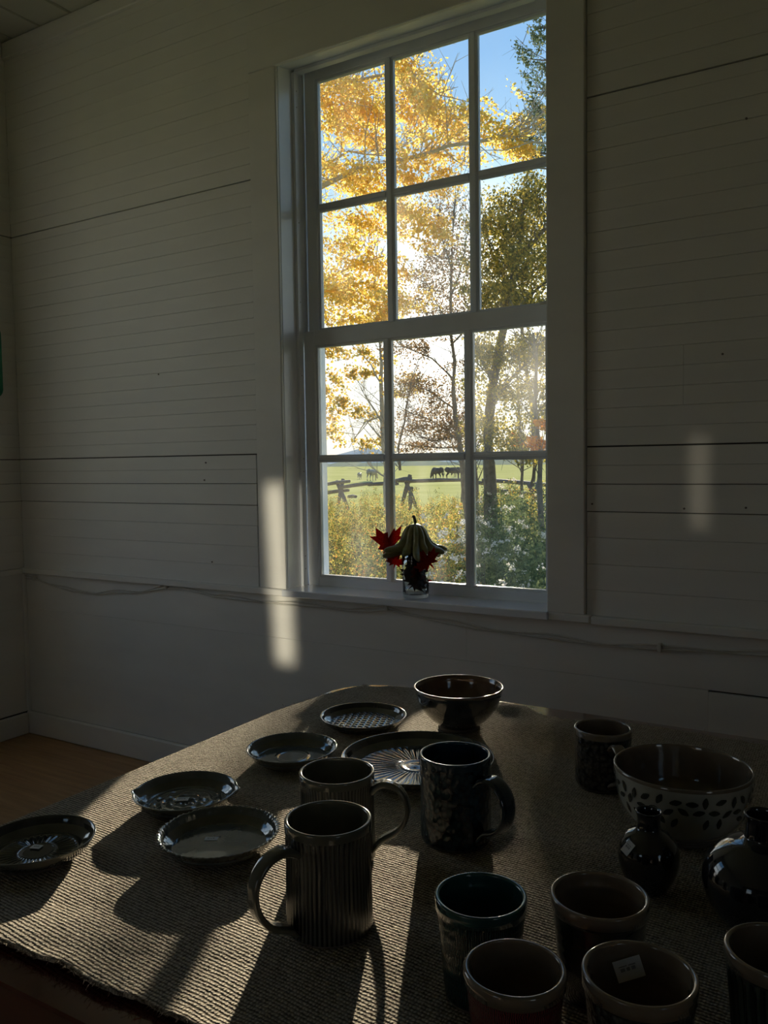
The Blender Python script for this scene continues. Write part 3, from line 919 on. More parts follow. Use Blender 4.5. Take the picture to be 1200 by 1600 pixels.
mug('mug', -.522, .734, .0484, .1234, .0485, [(.985, .07), (.97, .35), (.965, .7), (.975, .86)], [M['stripe'], M['olive'], M['foot']],
    'tall grey mug with dark vertical ribs, nearest mug of all, handle to its left', 58, .0008, math.radians(-107),
    [(.046, .098), (.055, .103), (.066, .105), (.083, .100), (.096, .085), (.099, .066), (.093, .046), (.080, .030), (.066, .023), (.056, .0175), (.047, .009)],
    [.012, .011, .0105, .010, .0095, .009, .009, .0095, .0115, .013, .010], [.005, .006, .0055, .005, .0045, .0045, .0045, .0045, .005, .005, .003])
mug('mug', -.606, .874, .0493, .115, .0490, [(.985, .07), (.965, .35), (.96, .7), (.975, .86)], [M['stripe2'], M['olive'], M['foot']],
    'olive grey ribbed mug half hidden behind the nearest mug, looped handle to its right', 70, .0006, math.radians(20),
    [(.047, .090), (.055, .098), (.066, .101), (.080, .096), (.090, .083), (.093, .066), (.087, .049), (.076, .038), (.063, .030), (.055, .024), (.047, .012)],
    [.011, .010, .0095, .009, .0085, .008, .008, .0085, .010, .012, .009], [.005, .0055, .005, .0045, .004, .004, .004, .0045, .005, .005, .003], n=210)
mug('mug', -.495, .996, .0488, .119, .047, [(.99, .10), (.985, .4), (.97, .7), (.985, .86)], [M['bluecell'], M['navy'], M['foot']],
    'dark blue mug with scaly texture and a broad strap handle, beside the sunburst plate', 0, 0, math.radians(-19),
    [(.046, .088), (.055, .097), (.068, .100), (.083, .094), (.093, .080), (.095, .063), (.088, .045), (.074, .034), (.060, .028), (.052, .018), (.047, .010)],
    [.016, .015, .0145, .014, .0135, .013, .013, .013, .014, .016, .012], [.004, .005, .0045, .004, .004, .004, .004, .004, .0045, .0045, .003])
mug('mug', -.376, 1.279, .0446, .093, .041, [(.96, .1), (.97, .4), (.97, .72), (.985, .85)], [M['carved'], M['tan'], M['foot']],
    'brown speckled mug with a pale rim standing behind the leaf-patterned bowl', 0, 0, math.radians(-52),
    [(.042, .070), (.050, .078), (.060, .079), (.072, .073), (.080, .061), (.080, .046), (.073, .033), (.062, .025), (.052, .020), (.045, .015), (.042, .010)],
    [.011, .010, .0095, .009, .0085, .008, .008, .0085, .010, .011, .009], [.004, .0045, .0045, .004, .004, .004, .004, .004, .0045, .0045, .003])

# tumblers
def tumbler(x, y, R, h, mats, label, rb=.78, n=120, ribs=0, seed=0):
    body = [(.80, .06), (.835, .25), (.875, .5), (.925, .75), (.965, .88)]
    P = refine(cup_profile(R, h, R * rb, body=body, lip=.012))
    top = next(i for i, p in enumerate(P) if p[1] >= h - .0005)
    md = rib_mod(ribs, .0011, .008, h - .018, top) if ribs else throw_mod(top, .0004, .011)
    return vessel('tumbler', x, y, seed, label, 'cup', P, mats, n, md)


GT = 'handleless cups at the near edge of the table'
tumbler(-.326, .708, .0443, .0998, [M['tealcell'], M['teal'], M['foot']], 'dark teal tumbler with pale blue rim, behind the dark red tumbler', seed=.4)['group'] = GT
t2 = tumbler(-.228, .765, .0465, .0993, [M['charcoal'], M['tan'], M['foot']], 'dark tumbler with plain tan rim, standing between teal tumbler and small black vase', seed=1)
t2['group'] = GT
tumbler(-.257, .624, .0424, .095, [M['redcell'], M['tan'], M['foot']], 'dark red textured tumbler with brown inside at the table front', seed=2)['group'] = GT
t4 = tumbler(-.164, .660, .0459, .100, [M['greycell'], M['tan'], M['foot']], 'dark speckled tumbler with a price sticker inside its tan lip', seed=3)
t4['group'] = GT
tumbler(-.070, .749, .0436, .100, [M['greenstripe'], M['tan'], M['foot']], 'dark green ribbed tumbler cut by the right frame edge, in front of big vase', ribs=26, n=208, seed=0)['group'] = GT


def sticker(parent, loc, rot, w=.018, h=.013):
    o = MB().box(-w / 2, w / 2, -h / 2, h / 2, 0, .0003).build('price_sticker', M['sticker'], parent)
    o.location = loc; o.rotation_euler = rot
    q = MB()
    for k_, (x_, y_, ww, hh) in enumerate(((-.34, .16, .30, .05), (.02, .16, .26, .05), (-.30, -.06, .16, .16), (-.08, -.06, .12, .16), (.10, -.06, .14, .16))):
        q.box(x_ * w, (x_ + ww) * w, y_ * h, (y_ + hh) * h, .0003, .0004)
    q.build('print', M['ink'], o)
    return o


# sticker on the far inside wall of the speckled tumbler
def wall_sticker(parent, R, z, ang, inside, tilt=0.0, w=.02, h=.015, roll=0.0):
    er = Vector((math.cos(ang), math.sin(ang), 0))
    nrm_ = -er if inside else er
    nrm_ = (nrm_ + Vector((0, 0, tilt))).normalized()
    up_v = Vector((0, 0, 1)); xx = up_v.cross(nrm_).normalized(); yy = nrm_.cross(xx)
    xx, yy = xx * math.cos(roll) + yy * math.sin(roll), yy * math.cos(roll) - xx * math.sin(roll)
    mt = Matrix((xx, yy, nrm_)).transposed()
    o = sticker(parent, er * R + Vector((0, 0, z)), (0, 0, 0), w, h)
    o.rotation_euler = mt.to_euler(); return o


wall_sticker(t4, .0352, .080, math.radians(118) - 3, True, .12, .024, .018, .3)

# bowls
def bowl(x, y, R, h, foot_r, prof, mats, label, n=128, mod=None):
    P = [(0, .004, 2), (foot_r * .8, .004, 2), (foot_r * .84, 0, 2), (foot_r, 0, 2), (foot_r * .98, .006, 0)]
    P += [(a * R, b2 * h, 0) for a, b2 in prof]
    P += [(R * .998, h - .004, 1), (R - .0008, h - .0005, 1), (R - .002, h, 1), (R - .0038, h - .001, 1)]
    P += [(max(a * R - .004, .005), b2 * h + .001, 1) for a, b2 in reversed(prof)] + [(foot_r * .6, .012, 1), (0, .011, 1)]
    return vessel('bowl', x, y, 0, label, 'bowl', refine(smooth_profile(P, 3)), mats, n, mod)


def bb_mod(th, rr, zz, i):
    return rr + .0009 * np.sin(2 * PI * zz / .011) * (rr > .04) * (zz > .02), zz


bowl(-.701, 1.428, .0862, .0813, .040, [(.50, .12), (.68, .28), (.83, .48), (.93, .72), (.97, .88)], [M['charcoal'], M['brownin'], M['foot']],
     'black footed bowl with pale rim at the far edge of the table', mod=bb_mod)
LB = [(.56, .12), (.76, .26), (.90, .46), (.965, .70), (.985, .88)]
lb = bowl(-.231, 1.157, .0909, .0967, .043, LB, [M['cream'], M['tan'], M['foot']], 'wide cream bowl painted with a band of dark leaf shapes')
V = []; F = []
rp = random.Random(4)
LBZ = np.array([b2 * .0967 for a, b2 in LB] + [.0967 - .004]); LBR = np.array([a * .0909 for a, b2 in LB] + [.0907])


def on_bowl(th_, z_, off=.0009):
    r_b = float(np.interp(z_, LBZ, LBR)) + off
    return (r_b * math.cos(th_), r_b * math.sin(th_), z_)


for k in range(30):
    th0 = 2 * PI * k / 30
    for row, z0_ in ((0, .0790), (1, .0655), (2, .052)):
        a0 = rp.choice((.5, -.5, 1.2, -1.1, 0.1, 1.57)) + rp.uniform(-.2, .2)
        t0 = th0 + (row % 2) * PI / 30 + rp.uniform(-.02, .02); zc = z0_ + rp.uniform(-.002, .002)
        if row == 2 and k % 3 == 0: continue
        b0 = len(V); V.append(on_bowl(t0, zc, .0012)); m1 = 12
        for j in range(m1):
            a = 2 * PI * j / m1; lx_ = .0078 * math.cos(a); ly_ = .0040 * math.sin(a) * (1 - .3 * abs(math.cos(a)))
            dx = lx_ * math.cos(a0) - ly_ * math.sin(a0); dz = lx_ * math.sin(a0) + ly_ * math.cos(a0)
            V.append(on_bowl(t0 + dx / .088, zc + dz, .0010))
        F += [(b0, b0 + 1 + j, b0 + 1 + (j + 1) % m1) for j in range(m1)]
pt = link('painted_leaves', mesh('painted_leaves', V, F, M['petal']), lb); pt['kind'] = 'stuff'; pt['label'] = 'band of dark painted leaf shapes'

# vases
def vase(x, y, s_, prof, label):
    P = smooth_profile([(a, b2, 0) for a, b2 in prof], 5)
    return vessel('vase', x, y, 0, label, 'vase', P, [M['black']], 96)


sv = vase(-.235, .987, 1, [(0, .002), (.014, .001), (.0185, 0), (.022, .004), (.031, .020), (.0355, .038), (.034, .054), (.026, .067), (.0155, .074), (.0135, .079), (.0135, .088), (.0145, .093), (.0154, .0955), (.0145, .0965), (.0125, .095), (.0110, .088), (.0105, .078), (.018, .066), (.029, .045), (.02, .012), (0, .006)],
          'small round black vase with narrow neck and a price sticker')
wall_sticker(sv, .0325, .0585, math.radians(-122), False, .75, .013, .016, -.25)
vase(-.107, .959, 1, [(0, .002), (.022, .001), (.030, 0), (.036, .004), (.054, .026), (.062, .048), (.061, .066), (.052, .083), (.036, .096), (.0215, .102), (.0185, .106), (.0180, .120), (.0188, .126), (.0200, .129), (.0188, .130), (.0165, .128), (.0155, .120), (.0155, .106), (.03, .093), (.054, .06), (.04, .015), (0, .008)],
     'large round black vase with narrow neck at the right, behind the ribbed green cup')


# plates
def plate(x, y, R, h, mats, label, kind, rz=0, n=192, fr=.70):
    """floor disc with its own relief, wall and rim"""
    prof = [(0, .003, 2), (R * .62, .003, 2), (R * .64, 0, 2), (R * .70, 0, 2), (R * .72, .004, 0), (R * .86, h * .42, 0), (R * .95, h * .72, 0), (R * .995, h * .95, 0), (R, h * .985, 1), (R - .0012, h, 1), (R - .003, h - .0005, 1),
            (R * .955 - .002, h * .80, 1), (R * .90, h * .50, 1), (R * .85, h * .33, 1), (R * .82, h * .28, 1)]
    nb = len(prof)
    rf = np.linspace(R * .80, 0.0, 72)
    prof += [(r_v, h * .26, 1) for r_v in rf]

    def md(th, rr, zz, i):
        if i >= nb:
            x_ = rr * np.cos(th); y_ = rr * np.sin(th)
            inn = np.clip((R * .80 - rr) / .004, 0, 1)
            if kind == 'grid':
                gx = np.abs(((x_ / .0125) % 1) - .5) * .0125; gy = np.abs(((y_ / .0125) % 1) - .5) * .0125
                zz = zz + inn * .0018 * (1 - np.maximum(np.exp(-(gx / .0022) ** 2), np.exp(-(gy / .0022) ** 2)))
            elif kind == 'sun':
                a = np.clip((rr - R * .22) / .008, 0, 1)
                zz = zz + inn * (.0016 * np.abs(np.sin(th * 22)) * a + .002 * np.exp(-((rr - R * .2) / .005) ** 2) + .0035 * np.exp(-(rr / (R * .12)) ** 2))
            elif kind == 'radial':
                a = np.clip((rr - R * .30) / .006, 0, 1)
                zz = zz + inn * (.0009 * np.sin(th * 36) * a * np.clip((R * .66 - rr) / .004, 0, 1) + .0008 * np.exp(-((rr - R * .30) / .002) ** 2) + .0008 * np.exp(-((rr - R * .68) / .002) ** 2))
            elif kind == 'flower':
                zz = zz + inn * (.0009 * np.cos(8 * th) * np.sin(rr / R * 14) + .0007 * np.cos(rr / R * 40))
            elif kind == 'ring':
                zz = zz + inn * (.0008 * np.exp(-((rr - R * .34) / .003) ** 2))
        if kind == 'notch' and 7 <= i <= 10: rr = rr + .0011 * np.sign(np.sin(th * 60)); zz = zz - .0004 * (np.sin(th * 60) < 0)
        if kind == 'ring' and 7 <= i <= 10: rr = rr + .0006 * np.sin(th * 48)
        if kind == 'flower' and 6 <= i <= 11:
            lug = np.exp(-(np.minimum(th, 2 * PI - th) / .10) ** 2) + np.exp(-((th - PI) / .10) ** 2); rr = rr + .0048 * lug
        return rr, zz
    return vessel('plate', x, y, rz, label, 'plate', prof, mats, 240 if kind in ('notch', 'sun', 'radial') else n, md)


plate(-.870, 1.349, .0848, .022, [M['olive'], M['charcoal'], M['foot']], 'small dark plate with a raised grid of squares, near the far table corner', 'grid', rz=.35)
plate(-.876, 1.128, .0785, .024, [M['olive'], M['celadon'], M['foot']], 'small dark plate with wavy rim reflecting sky, between grid plate and lugged plate', 'ring')
plate(-.662, 1.190, .1275, .026, [M['olive'], M['charcoal'], M['foot']], 'large plate with a sunburst relief, partly hidden by the dark blue mug', 'sun', rz=.1)
p4 = plate(-.899, .895, .0775, .025, [M['olive'], M['celadon'], M['foot']], 'grey green plate with two pointed lugs and pressed flower relief', 'flower', rz=math.radians(33))
p5 = plate(-.759, .815, .0806, .025, [M['olive'], M['celadon'], M['foot']], 'grey blue plate with notched rim beside the nearest mug', 'notch')
p6 = plate(-.954, .678, .0743, .025, [M['olive'], M['charcoal'], M['foot']], 'dark plate with radial lines, nearest the left edge of the cloth', 'radial')
sticker(p4, (-.006, .004, .0084), (0, 0, .0), .019, .013)
sticker(p5, (-.018, .004, .0068), (0, 0, .52), .018, .010)
sticker(p6, (-.010, .006, .0078), (0, 0, .35), .014, .011)

# ------------------------------------------------------------------ on the sill: glass of leaves with a gourd on top
SX, SY, SZ = -1.417, 2.552, .8048
P = [(0, 0, 0), (.044, 0, 0), (.046, .002, 0), (.046, .012, 0), (.047, .10, 0), (.048, .160, 0), (.0475, .1612, 0), (.0463, .160, 0), (.0455, .10, 0), (.0445, .016, 0), (.040, .012, 0), (0, .011, 0)]
gv = vessel('drinking_glass', SX, SY, 0, 'clear straight glass holding dried leaves on the window sill', 'glass', P, [M['glass']], 64, z=SZ)
M['gourd'] = simple('gourd_skin', (0.13, 0.14, 0.045), (0.27, 0.24, 0.10), 0.40, 25, 0.3, 60)
M['gstem'] = simple('gourd_stem', (0.05, 0.05, 0.03), (0.10, 0.09, 0.05), 0.8, 60)
nl = 12


def gmod(th, rr, zz, i):
    k_ = np.clip(rr / .03, 0, 1)
    lob = np.abs(np.sin(th * nl / 2 + .3 * np.sin(2 * th))) ** .55          # rounded ribs with sharp valleys
    s = np.clip((i - 22) / 16, 0, 1)                                        # grows towards the skirt
    var = 1 + .20 * np.sin(th * 2 + .6) + .14 * np.sin(th * 5 + 2)
    r2 = rr * (1 - k_ * (.26 + .40 * s) * (1 - lob)) * (1 + s * (var - 1))
    return r2, zz + s * (.011 * np.sin(th * 3 + 2) - .016 * lob + .006 * np.sin(th * 7))


GP = smooth_profile([(0, .101, 0), (.010, .1005, 0), (.021, .097, 0), (.032, .089, 0), (.041, .077, 0), (.047, .063, 0), (.052, .050, 0), (.061, .037, 0), (.075, .029, 0), (.088, .025, 0), (.096, .017, 0), (.094, .009, 0),
                     (.084, .008, 0), (.068, .014, 0), (.050, .018, 0), (.030, .020, 0), (0, .020, 0)], 4)
go = vessel('gourd', SX, SY, .3, 'ribbed green gourd with a flared frilly skirt sitting on the glass', 'gourd', GP, [M['gourd']], 160, gmod, z=SZ + .158)
MB().tube([(0, 0, .095), (.001, 0, .108), (-.002, .001, .12), (-.006, .002, .131)], [.009, .006, .0055, .004], 10).build('stem', M['gstem'], go, True)

ML = [(0, -.42), (.05, -.18), (.28, -.30), (.24, -.16), (.50, -.10), (.40, -.02), (.52, .16), (.34, .12), (.30, .20), (.16, .10), (.20, .38), (.12, .34), (0, .58)]
ML = ML + [(-x_, y_) for x_, y_ in reversed(ML[1:-1])]


def maple_leaf(name, size, loc, rot, mat, label, curl=.5, seed=0):
    r3 = random.Random(seed); V = []; F = []
    rings = [0, .35, .7, 1.0]
    V.append((0, 0, 0)); n_ = len(ML)
    for s in rings[1:]:
        for x_, y_ in ML:
            X_, Y_ = x_ * s, y_ * s; d = math.hypot(X_, Y_)
            V.append((X_ * size, Y_ * size, size * (curl * (X_ * X_) * 1.2 - curl * .5 * Y_ * Y_ + .05 * math.sin(9 * X_ + seed) + .05 * math.cos(8 * Y_ + seed) + .04 * r3.uniform(-1, 1) * d)))
    for k_ in range(n_):
        F.append((0, 1 + k_, 1 + (k_ + 1) % n_))
    for q in range(2):
        for k_ in range(n_): F.append((1 + q * n_ + k_, 1 + (q + 1) * n_ + k_, 1 + (q + 1) * n_ + (k_ + 1) % n_, 1 + q * n_ + (k_ + 1) % n_))
    o = link(name, mesh(name, V, F, mat, True), None, loc, rot)
    so2 = o.modifiers.new('t', 'SOLIDIFY'); so2.thickness = .0006
    setp(o, label, 'leaf'); return o


def leafsolid(name, c1, c2, tr_=.4):
    m3, n3, o3 = newmat(name)
    no3 = N(n3, 'ShaderNodeTexNoise', Scale=30.0); r3 = ramp(n3, [(.3, c1), (.7, c2)], no3.outputs[0])
    d3 = N(n3, 'ShaderNodeBsdfDiffuse'); t3 = N(n3, 'ShaderNodeBsdfTranslucent'); x3 = N(n3, 'ShaderNodeMixShader', Fac=tr_)
    n3.links.new(r3.outputs[0], d3.inputs[0]); n3.links.new(r3.outputs[0], t3.inputs[0]); n3.links.new(d3.outputs[0], x3.inputs[1]); n3.links.new(t3.outputs[0], x3.inputs[2]); n3.links.new(x3.outputs[0], o3.inputs[0])
    return m3


M['redleaf'] = leafsolid('red_maple_leaf', (.20, .012, .010), (.46, .04, .02), .45)
M['brownleaf'] = leafsolid('brown_dry_leaf', (.05, .025, .018), (.13, .07, .04), .25)
M['darkleaf'] = leafsolid('dark_dry_leaf', (.02, .012, .01), (.06, .02, .018), .2)
maple_leaf('maple_leaf', .15, (SX - .112, SY + .012, SZ + .178), (1.35, .5, -.35), M['redleaf'], 'red maple leaf sticking out left of the gourd', .6, 1)
maple_leaf('maple_leaf', .10, (SX + .066, SY - .040, SZ + .135), (1.15, -.7, .9), M['redleaf'], 'bright red maple leaf tucked under the gourd at the right of the glass', .7, 2)
maple_leaf('maple_leaf', .070, (SX - .064, SY - .030, SZ + .128), (1.5, .2, .4), M['redleaf'], 'small orange red leaf hanging below the gourd at the left of the glass', .6, 3)
for k, (dx, dy, dz, a, mt_, lb_) in enumerate((
        (-.006, -.020, .085, .2, 'darkleaf', 'dark curled leaf pressed against the front of the glass'),
        (.008, -.010, .055, 1.4, 'brownleaf', 'brown dry leaf at the bottom of the glass'),
        (-.012, .010, .100, 2.4, 'darkleaf', 'dark dry leaf at the back of the glass'),
        (.010, -.018, .120, 5.0, 'darkleaf', 'very dark leaf bunched just under the gourd inside the glass'),
        (.020, .020, .128, .9, 'brownleaf', 'dull brown leaf filling the mouth of the glass'),
        (-.016, -.004, .045, 4.2, 'brownleaf', 'brown leaf standing at the left inside the glass'),
        (.012, .014, .075, 3.6, 'redleaf', 'dull red leaf inside the right side of the glass'))):
    maple_leaf('maple_leaf', .085, (SX + dx * .4, SY + dy * .4, SZ + dz), (1.45, a * .2, a * .25), M[mt_], lb_, 1.3, 10 + k)

# ------------------------------------------------------------------ outdoors
GZ = -.72
gnd = slab('ground', [(-900, 900, 2.80, 2200, GZ - .5, GZ), (-900, 900, -300, 2.80, GZ - .5, GZ - .001)], M['field'])
rh = np.random.RandomState(8)


def ridge(name, D, pts, mat, depth):
    """a long low landform: crest points are (x, height above the pasture)"""
    V = [(x_, D, GZ + h_) for x_, h_ in pts] + [(x_, D - depth, GZ - .5) for x_, h_ in pts]
    n_ = len(pts)
    F = [(i, i + 1, n_ + i + 1, n_ + i) for i in range(n_ - 1)]
    o = link(name, mesh(name, V, F, mat)); o['kind'] = 'structure'; return o


hx = [at(px_, 700, 1500).x for px_ in (430, 500, 540, 560, 578, 592, 612, 640, 668, 690, 740, 800, 850)]
hh = [8, 12, 24, 31, 35, 31, 18, 17, 22, 18, 14, 18, 22]
hp = [(-6000, 12), (-3500, 20), (-2400, 9)] + list(zip(hx, hh)) + [(hx[-1] + 300, 14), (hx[-1] + 900, 24), (3000, 12)]
hp = [(a + (c - a) * t, b + (d - b) * t + 1.2 * math.sin((a + (c - a) * t) * .05)) for (a, b), (c, d) in zip(hp[:-1], hp[1:]) for t in (0, .25, .5, .75)]
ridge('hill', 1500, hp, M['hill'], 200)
hp = []
x = -1500
while x < 900: hp.append((x, 1.6 + rh.uniform(0, 1.6))); x += rh.uniform(3, 9)
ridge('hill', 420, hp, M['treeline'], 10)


def leaves(blobs, size, mat, name, parent, seed=0, aspect=.7, jitter=.35, keep=None, flat=0.0, iso=0.0, per=45):
    """blobs: (x, y, z, rx, ry, rz, n) -> one mesh of small folded leaves clustered in the blobs"""
    R_ = np.random.RandomState(seed); P_ = []
    for (cx, cy, cz, rx, ry, rz_, n_) in blobs:
        # sub-clusters for a clumpy, branchy look
        ns = max(3, int(n_ / per)); d = R_.normal(size=(ns, 3)); d /= np.linalg.norm(d, axis=1)[:, None]
        sc = d * (R_.uniform(0, 1, (ns, 1)) ** .45) * [rx, ry, rz_] + [cx, cy, cz]
        pick = R_.randint(0, ns, n_); sp = np.array([rx, ry, rz_]) * jitter if not iso else np.array([iso] * 3) / .55
        P_.append(sc[pick] + R_.normal(size=(n_, 3)) * sp * .55)
    P_ = np.concatenate(P_)
    if keep is not None: P_ = P_[keep(P_, R_)]
    n_ = len(P_)
    a = R_.normal(size=(n_, 3)); a[:, 2] *= (1 - flat); a /= np.linalg.norm(a, axis=1)[:, None]
    b2 = np.cross(a, R_.normal(size=(n_, 3))); b2 /= np.linalg.norm(b2, axis=1)[:, None]
    c = np.cross(a, b2)
    s = size * R_.uniform(.6, 1.3, (n_, 1)) * .5
    V = np.stack([P_ - a * s, P_ + b2 * s * aspect + c * s * .18, P_ + a * s, P_ - b2 * s * aspect + c * s * .18], 1).reshape(-1, 3)
    F = np.arange(n_ * 4).reshape(-1, 4)
    return link(name, mesh(name, V, F, mat), parent)


SD = np.array(SUN)


def sunlit_gap(P_, R_):
    """the crowns are thin where the low sun comes through towards the table"""
    t = (P_[:, 2] - .78) / SD[2]
    q = P_ - SD[None, :] * t[:, None]
    x_, y_ = q[:, 0], q[:, 1]
    inside = (y_ > .3) & (y_ < 2.5) & (t > 0)
    # position across the beam, measured at y = 1
    xb = x_ + (y_ - 1.0) * (-SD[0] / SD[1]) * 1.0
    p = np.where(xb < -.62, .0, np.where(xb < -.42, .12, np.where(xb < -.2, .8, 1.0)))
    p = np.where(inside & (xb > -1.4), p, 1.0)
    return R_.uniform(size=len(P_)) < p


def B(px, py, rx, ry, n_, D, depth=1.0):
    """blob from ruler position at distance D"""
    q = at(px, py, D); k_ = D / 1300 / .86
    return (q.x, q.y, q.z, rx * k_ * 1.1, depth, ry * k_, n_)


def limb(mb, pts, r0, r1):
    P_ = [at(px, py, D) for px, py, D in pts]
    # smooth a little
    Q = []
    for i in range(len(P_) - 1):
        Q.append(P_[i]); mid = (P_[i] + P_[i + 1]) / 2 + Vector((random.uniform(-1, 1), random.uniform(-1, 1), random.uniform(-1, 1))) * (P_[i + 1] - P_[i]).length * .04
        Q.append(mid)
    Q.append(P_[-1]); n_ = len(Q)
    mb.tube(Q, [r0 + (r1 - r0) * i / (n_ - 1) for i in range(n_)], 7)


def twigs(mb, pts, n_, L, r, seed):
    """fine twigs branching off a polyline"""
    R_ = random.Random(seed); P_ = [at(*p) for p in pts]
    for _ in range(n_):
        i = R_.randrange(len(P_) - 1); t = R_.random(); a = P_[i].lerp(P_[i + 1], t)
        d = (P_[i + 1] - P_[i]).normalized(); s = Vector((R_.uniform(-1, 1), R_.uniform(-.7, .7), R_.uniform(-.3, 1))).normalized()
        d = (d * .7 + s).normalized(); l_ = L * R_.uniform(.4, 1.2)
        m1 = a + d * l_ * .5 + Vector((R_.uniform(-1, 1), R_.uniform(-1, 1), R_.uniform(-1, 1))) * l_ * .07
        e = a + d * l_ + Vector((0, 0, l_ * .12)); mb.tube([a, m1, e], [r, r * .7, r * .3], 4)
        for q in range(3):
            b0 = m1.lerp(e, q / 3); s2 = Vector((R_.uniform(-1, 1), R_.uniform(-1, 1), R_.uniform(-.6, 1))).normalized()
            mb.tube([b0, b0 + (d * .5 + s2).normalized() * l_ * .4], [r * .5, r * .2], 3, False)


# yellow maple reaching in from the left
D = 11
mt1 = empty('maple_tree', (at(300, 700, D).x, D, GZ)); setp(mt1, 'tall yellow maple reaching in from the left over the upper panes', 'tree')
off = Vector((-mt1.location.x, -mt1.location.y, -mt1.location.z))
mb = MB()
limb(mb, [(300, 985, D), (305, 700, D), (315, 420, D), (350, 150, D), (380, -150, D)], .20, .09)
BR1 = [(315, 400, D), (420, 335, D), (505, 290, D - .2), (560, 264, D - .4), (640, 247, D - .4), (700, 228, D - .3), (790, 213, D - .2), (850, 225, D)]
limb(mb, BR1, .055, .012); twigs(mb, BR1[1:], 60, .8, .010, 1)
BR2 = [(330, 300, D + .3), (450, 270, D + .3), (500, 258, D + .2), (545, 236, D), (600, 243, D), (640, 225, D)]
limb(mb, BR2, .03, .006); twigs(mb, BR2[1:], 30, .7, .008, 2)
BR3 = [(310, 560, D), (420, 500, D), (520, 430, D + .3), (600, 400, D + .3)]
limb(mb, BR3, .04, .008); twigs(mb, BR3, 40, .8, .009, 3)
BR4 = [(350, 150, D), (450, 160, D), (540, 130, D), (640, 110, D), (690, 150, D)]
limb(mb, BR4, .04, .008); twigs(mb, BR4, 40, .8, .009, 4)
mb.build('trunk', M['palebark'], mt1, loc=off)
bl = [B(*q, D) for q in ((540, 140, 45, 35, 1500), (520, 180, 28, 30, 600), (575, 165, 30, 25, 800), (560, 215, 35, 22, 700), (525, 275, 25, 25, 450), (580, 290, 35, 25, 800), (590, 320, 20, 15, 200),
                         (640, 105, 32, 30, 900), (665, 160, 35, 28, 1000), (640, 185, 25, 20, 400), (705, 195, 28, 18, 600), (690, 235, 40, 22, 600), (640, 285, 35, 15, 600), (665, 262, 30, 15, 300),
                         (770, 215, 28, 14, 450), (810, 225, 25, 14, 400), (800, 190, 25, 10, 160), (840, 180, 20, 9, 120),
                         (520, 350, 22, 20, 300), (580, 350, 28, 22, 500), (545, 400, 35, 28, 750), (600, 400, 14, 30, 300), (525, 450, 25, 35, 800), (575, 465, 35, 30, 1000), (600, 500, 20, 20, 400), (530, 500, 30, 18, 500),
                         (650, 335, 32, 20, 600), (670, 360, 22, 16, 300), (640, 375, 16, 10, 120), (640, 470, 25, 22, 300),
                         (485, 250, 22, 80, 500), (485, 450, 22, 80, 400), (470, 100, 30, 60, 400))]
bl = [q[:6] + (int(q[6] * 1.9),) for q in bl]
fo = leaves(bl, .056, M['maple'], 'foliage', mt1, 21, keep=sunlit_gap); fo.location = off
fo['kind'] = 'stuff'

# slim pale tree in the lower left panes
D = 17
t = empty('young_birch', tuple(at(602, 760, D).to_2d()) + (GZ,)); setp(t, 'slim pale-barked young tree standing behind the fence, lower left panes', 'tree')
off = -Vector(t.location)
mb = MB()
TR = [(604, 850, D), (603, 760, D), (600, 700, D), (597, 640, D), (596, 570, D), (588, 480, D), (590, 380, D)]
limb(mb, TR, .09, .02)
for b_pts in ([(598, 665, D), (575, 625, D), (560, 600, D)], [(596, 600, D), (580, 570, D), (560, 548, D), (540, 530, D)], [(600, 690, D), (575, 660, D), (548, 690, D)], [(602, 745, D), (590, 738, D), (575, 725, D)],
              [(597, 650, D), (570, 660, D), (545, 700, D)], [(597, 560, D), (612, 530, D), (625, 500, D)]):
    limb(mb, b_pts, .022, .005); twigs(mb, b_pts, 14, .8, .007, int(b_pts[0][0] + b_pts[1][1]))
twigs(mb, TR[1:], 26, 1.1, .009, 9)
mb.build('trunk', M['palebark'], t, loc=off)
bl = [B(*q, D) for q in ((525, 550, 22, 16, 420), (522, 605, 14, 28, 480), (535, 640, 18, 20, 450), (572, 590, 12, 20, 350), (580, 550, 18, 20, 300), (515, 680, 22, 30, 300), (560, 650, 28, 22, 260), (560, 690, 30, 18, 220), (635, 605, 16, 14, 300), (626, 580, 12, 20, 150), (590, 700, 14, 14, 60))]
fo = leaves(bl, .085, M['birchleaf'], 'foliage', t, 22, keep=sunlit_gap); fo.location = off; fo['kind'] = 'stuff'

# sparse russet tree, middle panes
D = 15
t = empty('russet_tree', tuple(at(722, 760, D).to_2d()) + (GZ,)); setp(t, 'sparse russet tree with fine dark branches filling the middle panes', 'tree')
off = -Vector(t.location)
mb = MB()
TR = [(730, 870, D), (725, 760, D), (718, 690, D), (708, 610, D), (704, 520, D), (706, 400, D), (712, 300, D)]
limb(mb, TR, .07, .015)
sp = 0
for b_pts in ([(718, 690, D), (680, 660, D), (640, 645, D)], [(712, 640, D), (670, 610, D), (630, 600, D)], [(706, 590, D), (675, 560, D), (640, 545, D), (620, 535, D)], [(716, 680, D), (675, 690, D), (630, 670, D)],
              [(705, 520, D), (680, 470, D), (650, 420, D)], [(706, 460, D), (725, 400, D), (735, 340, D)], [(720, 700, D), (690, 700, D), (650, 698, D)], [(704, 540, D), (740, 500, D), (770, 460, D)], [(706, 420, D), (690, 370, D), (680, 330, D)]):
    limb(mb, b_pts, .020, .004); twigs(mb, b_pts, 26, .9, .006, 40 + sp); sp += 1
TR2 = [(625, 735, D), (622, 700, D), (632, 660, D), (640, 610, D), (655, 560, D)]
limb(mb, TR2, .03, .006); twigs(mb, TR2, 24, .9, .006, 77)
twigs(mb, TR[1:], 50, 1.0, .007, 78)
mb.build('trunk', M['bark'], t, loc=off)
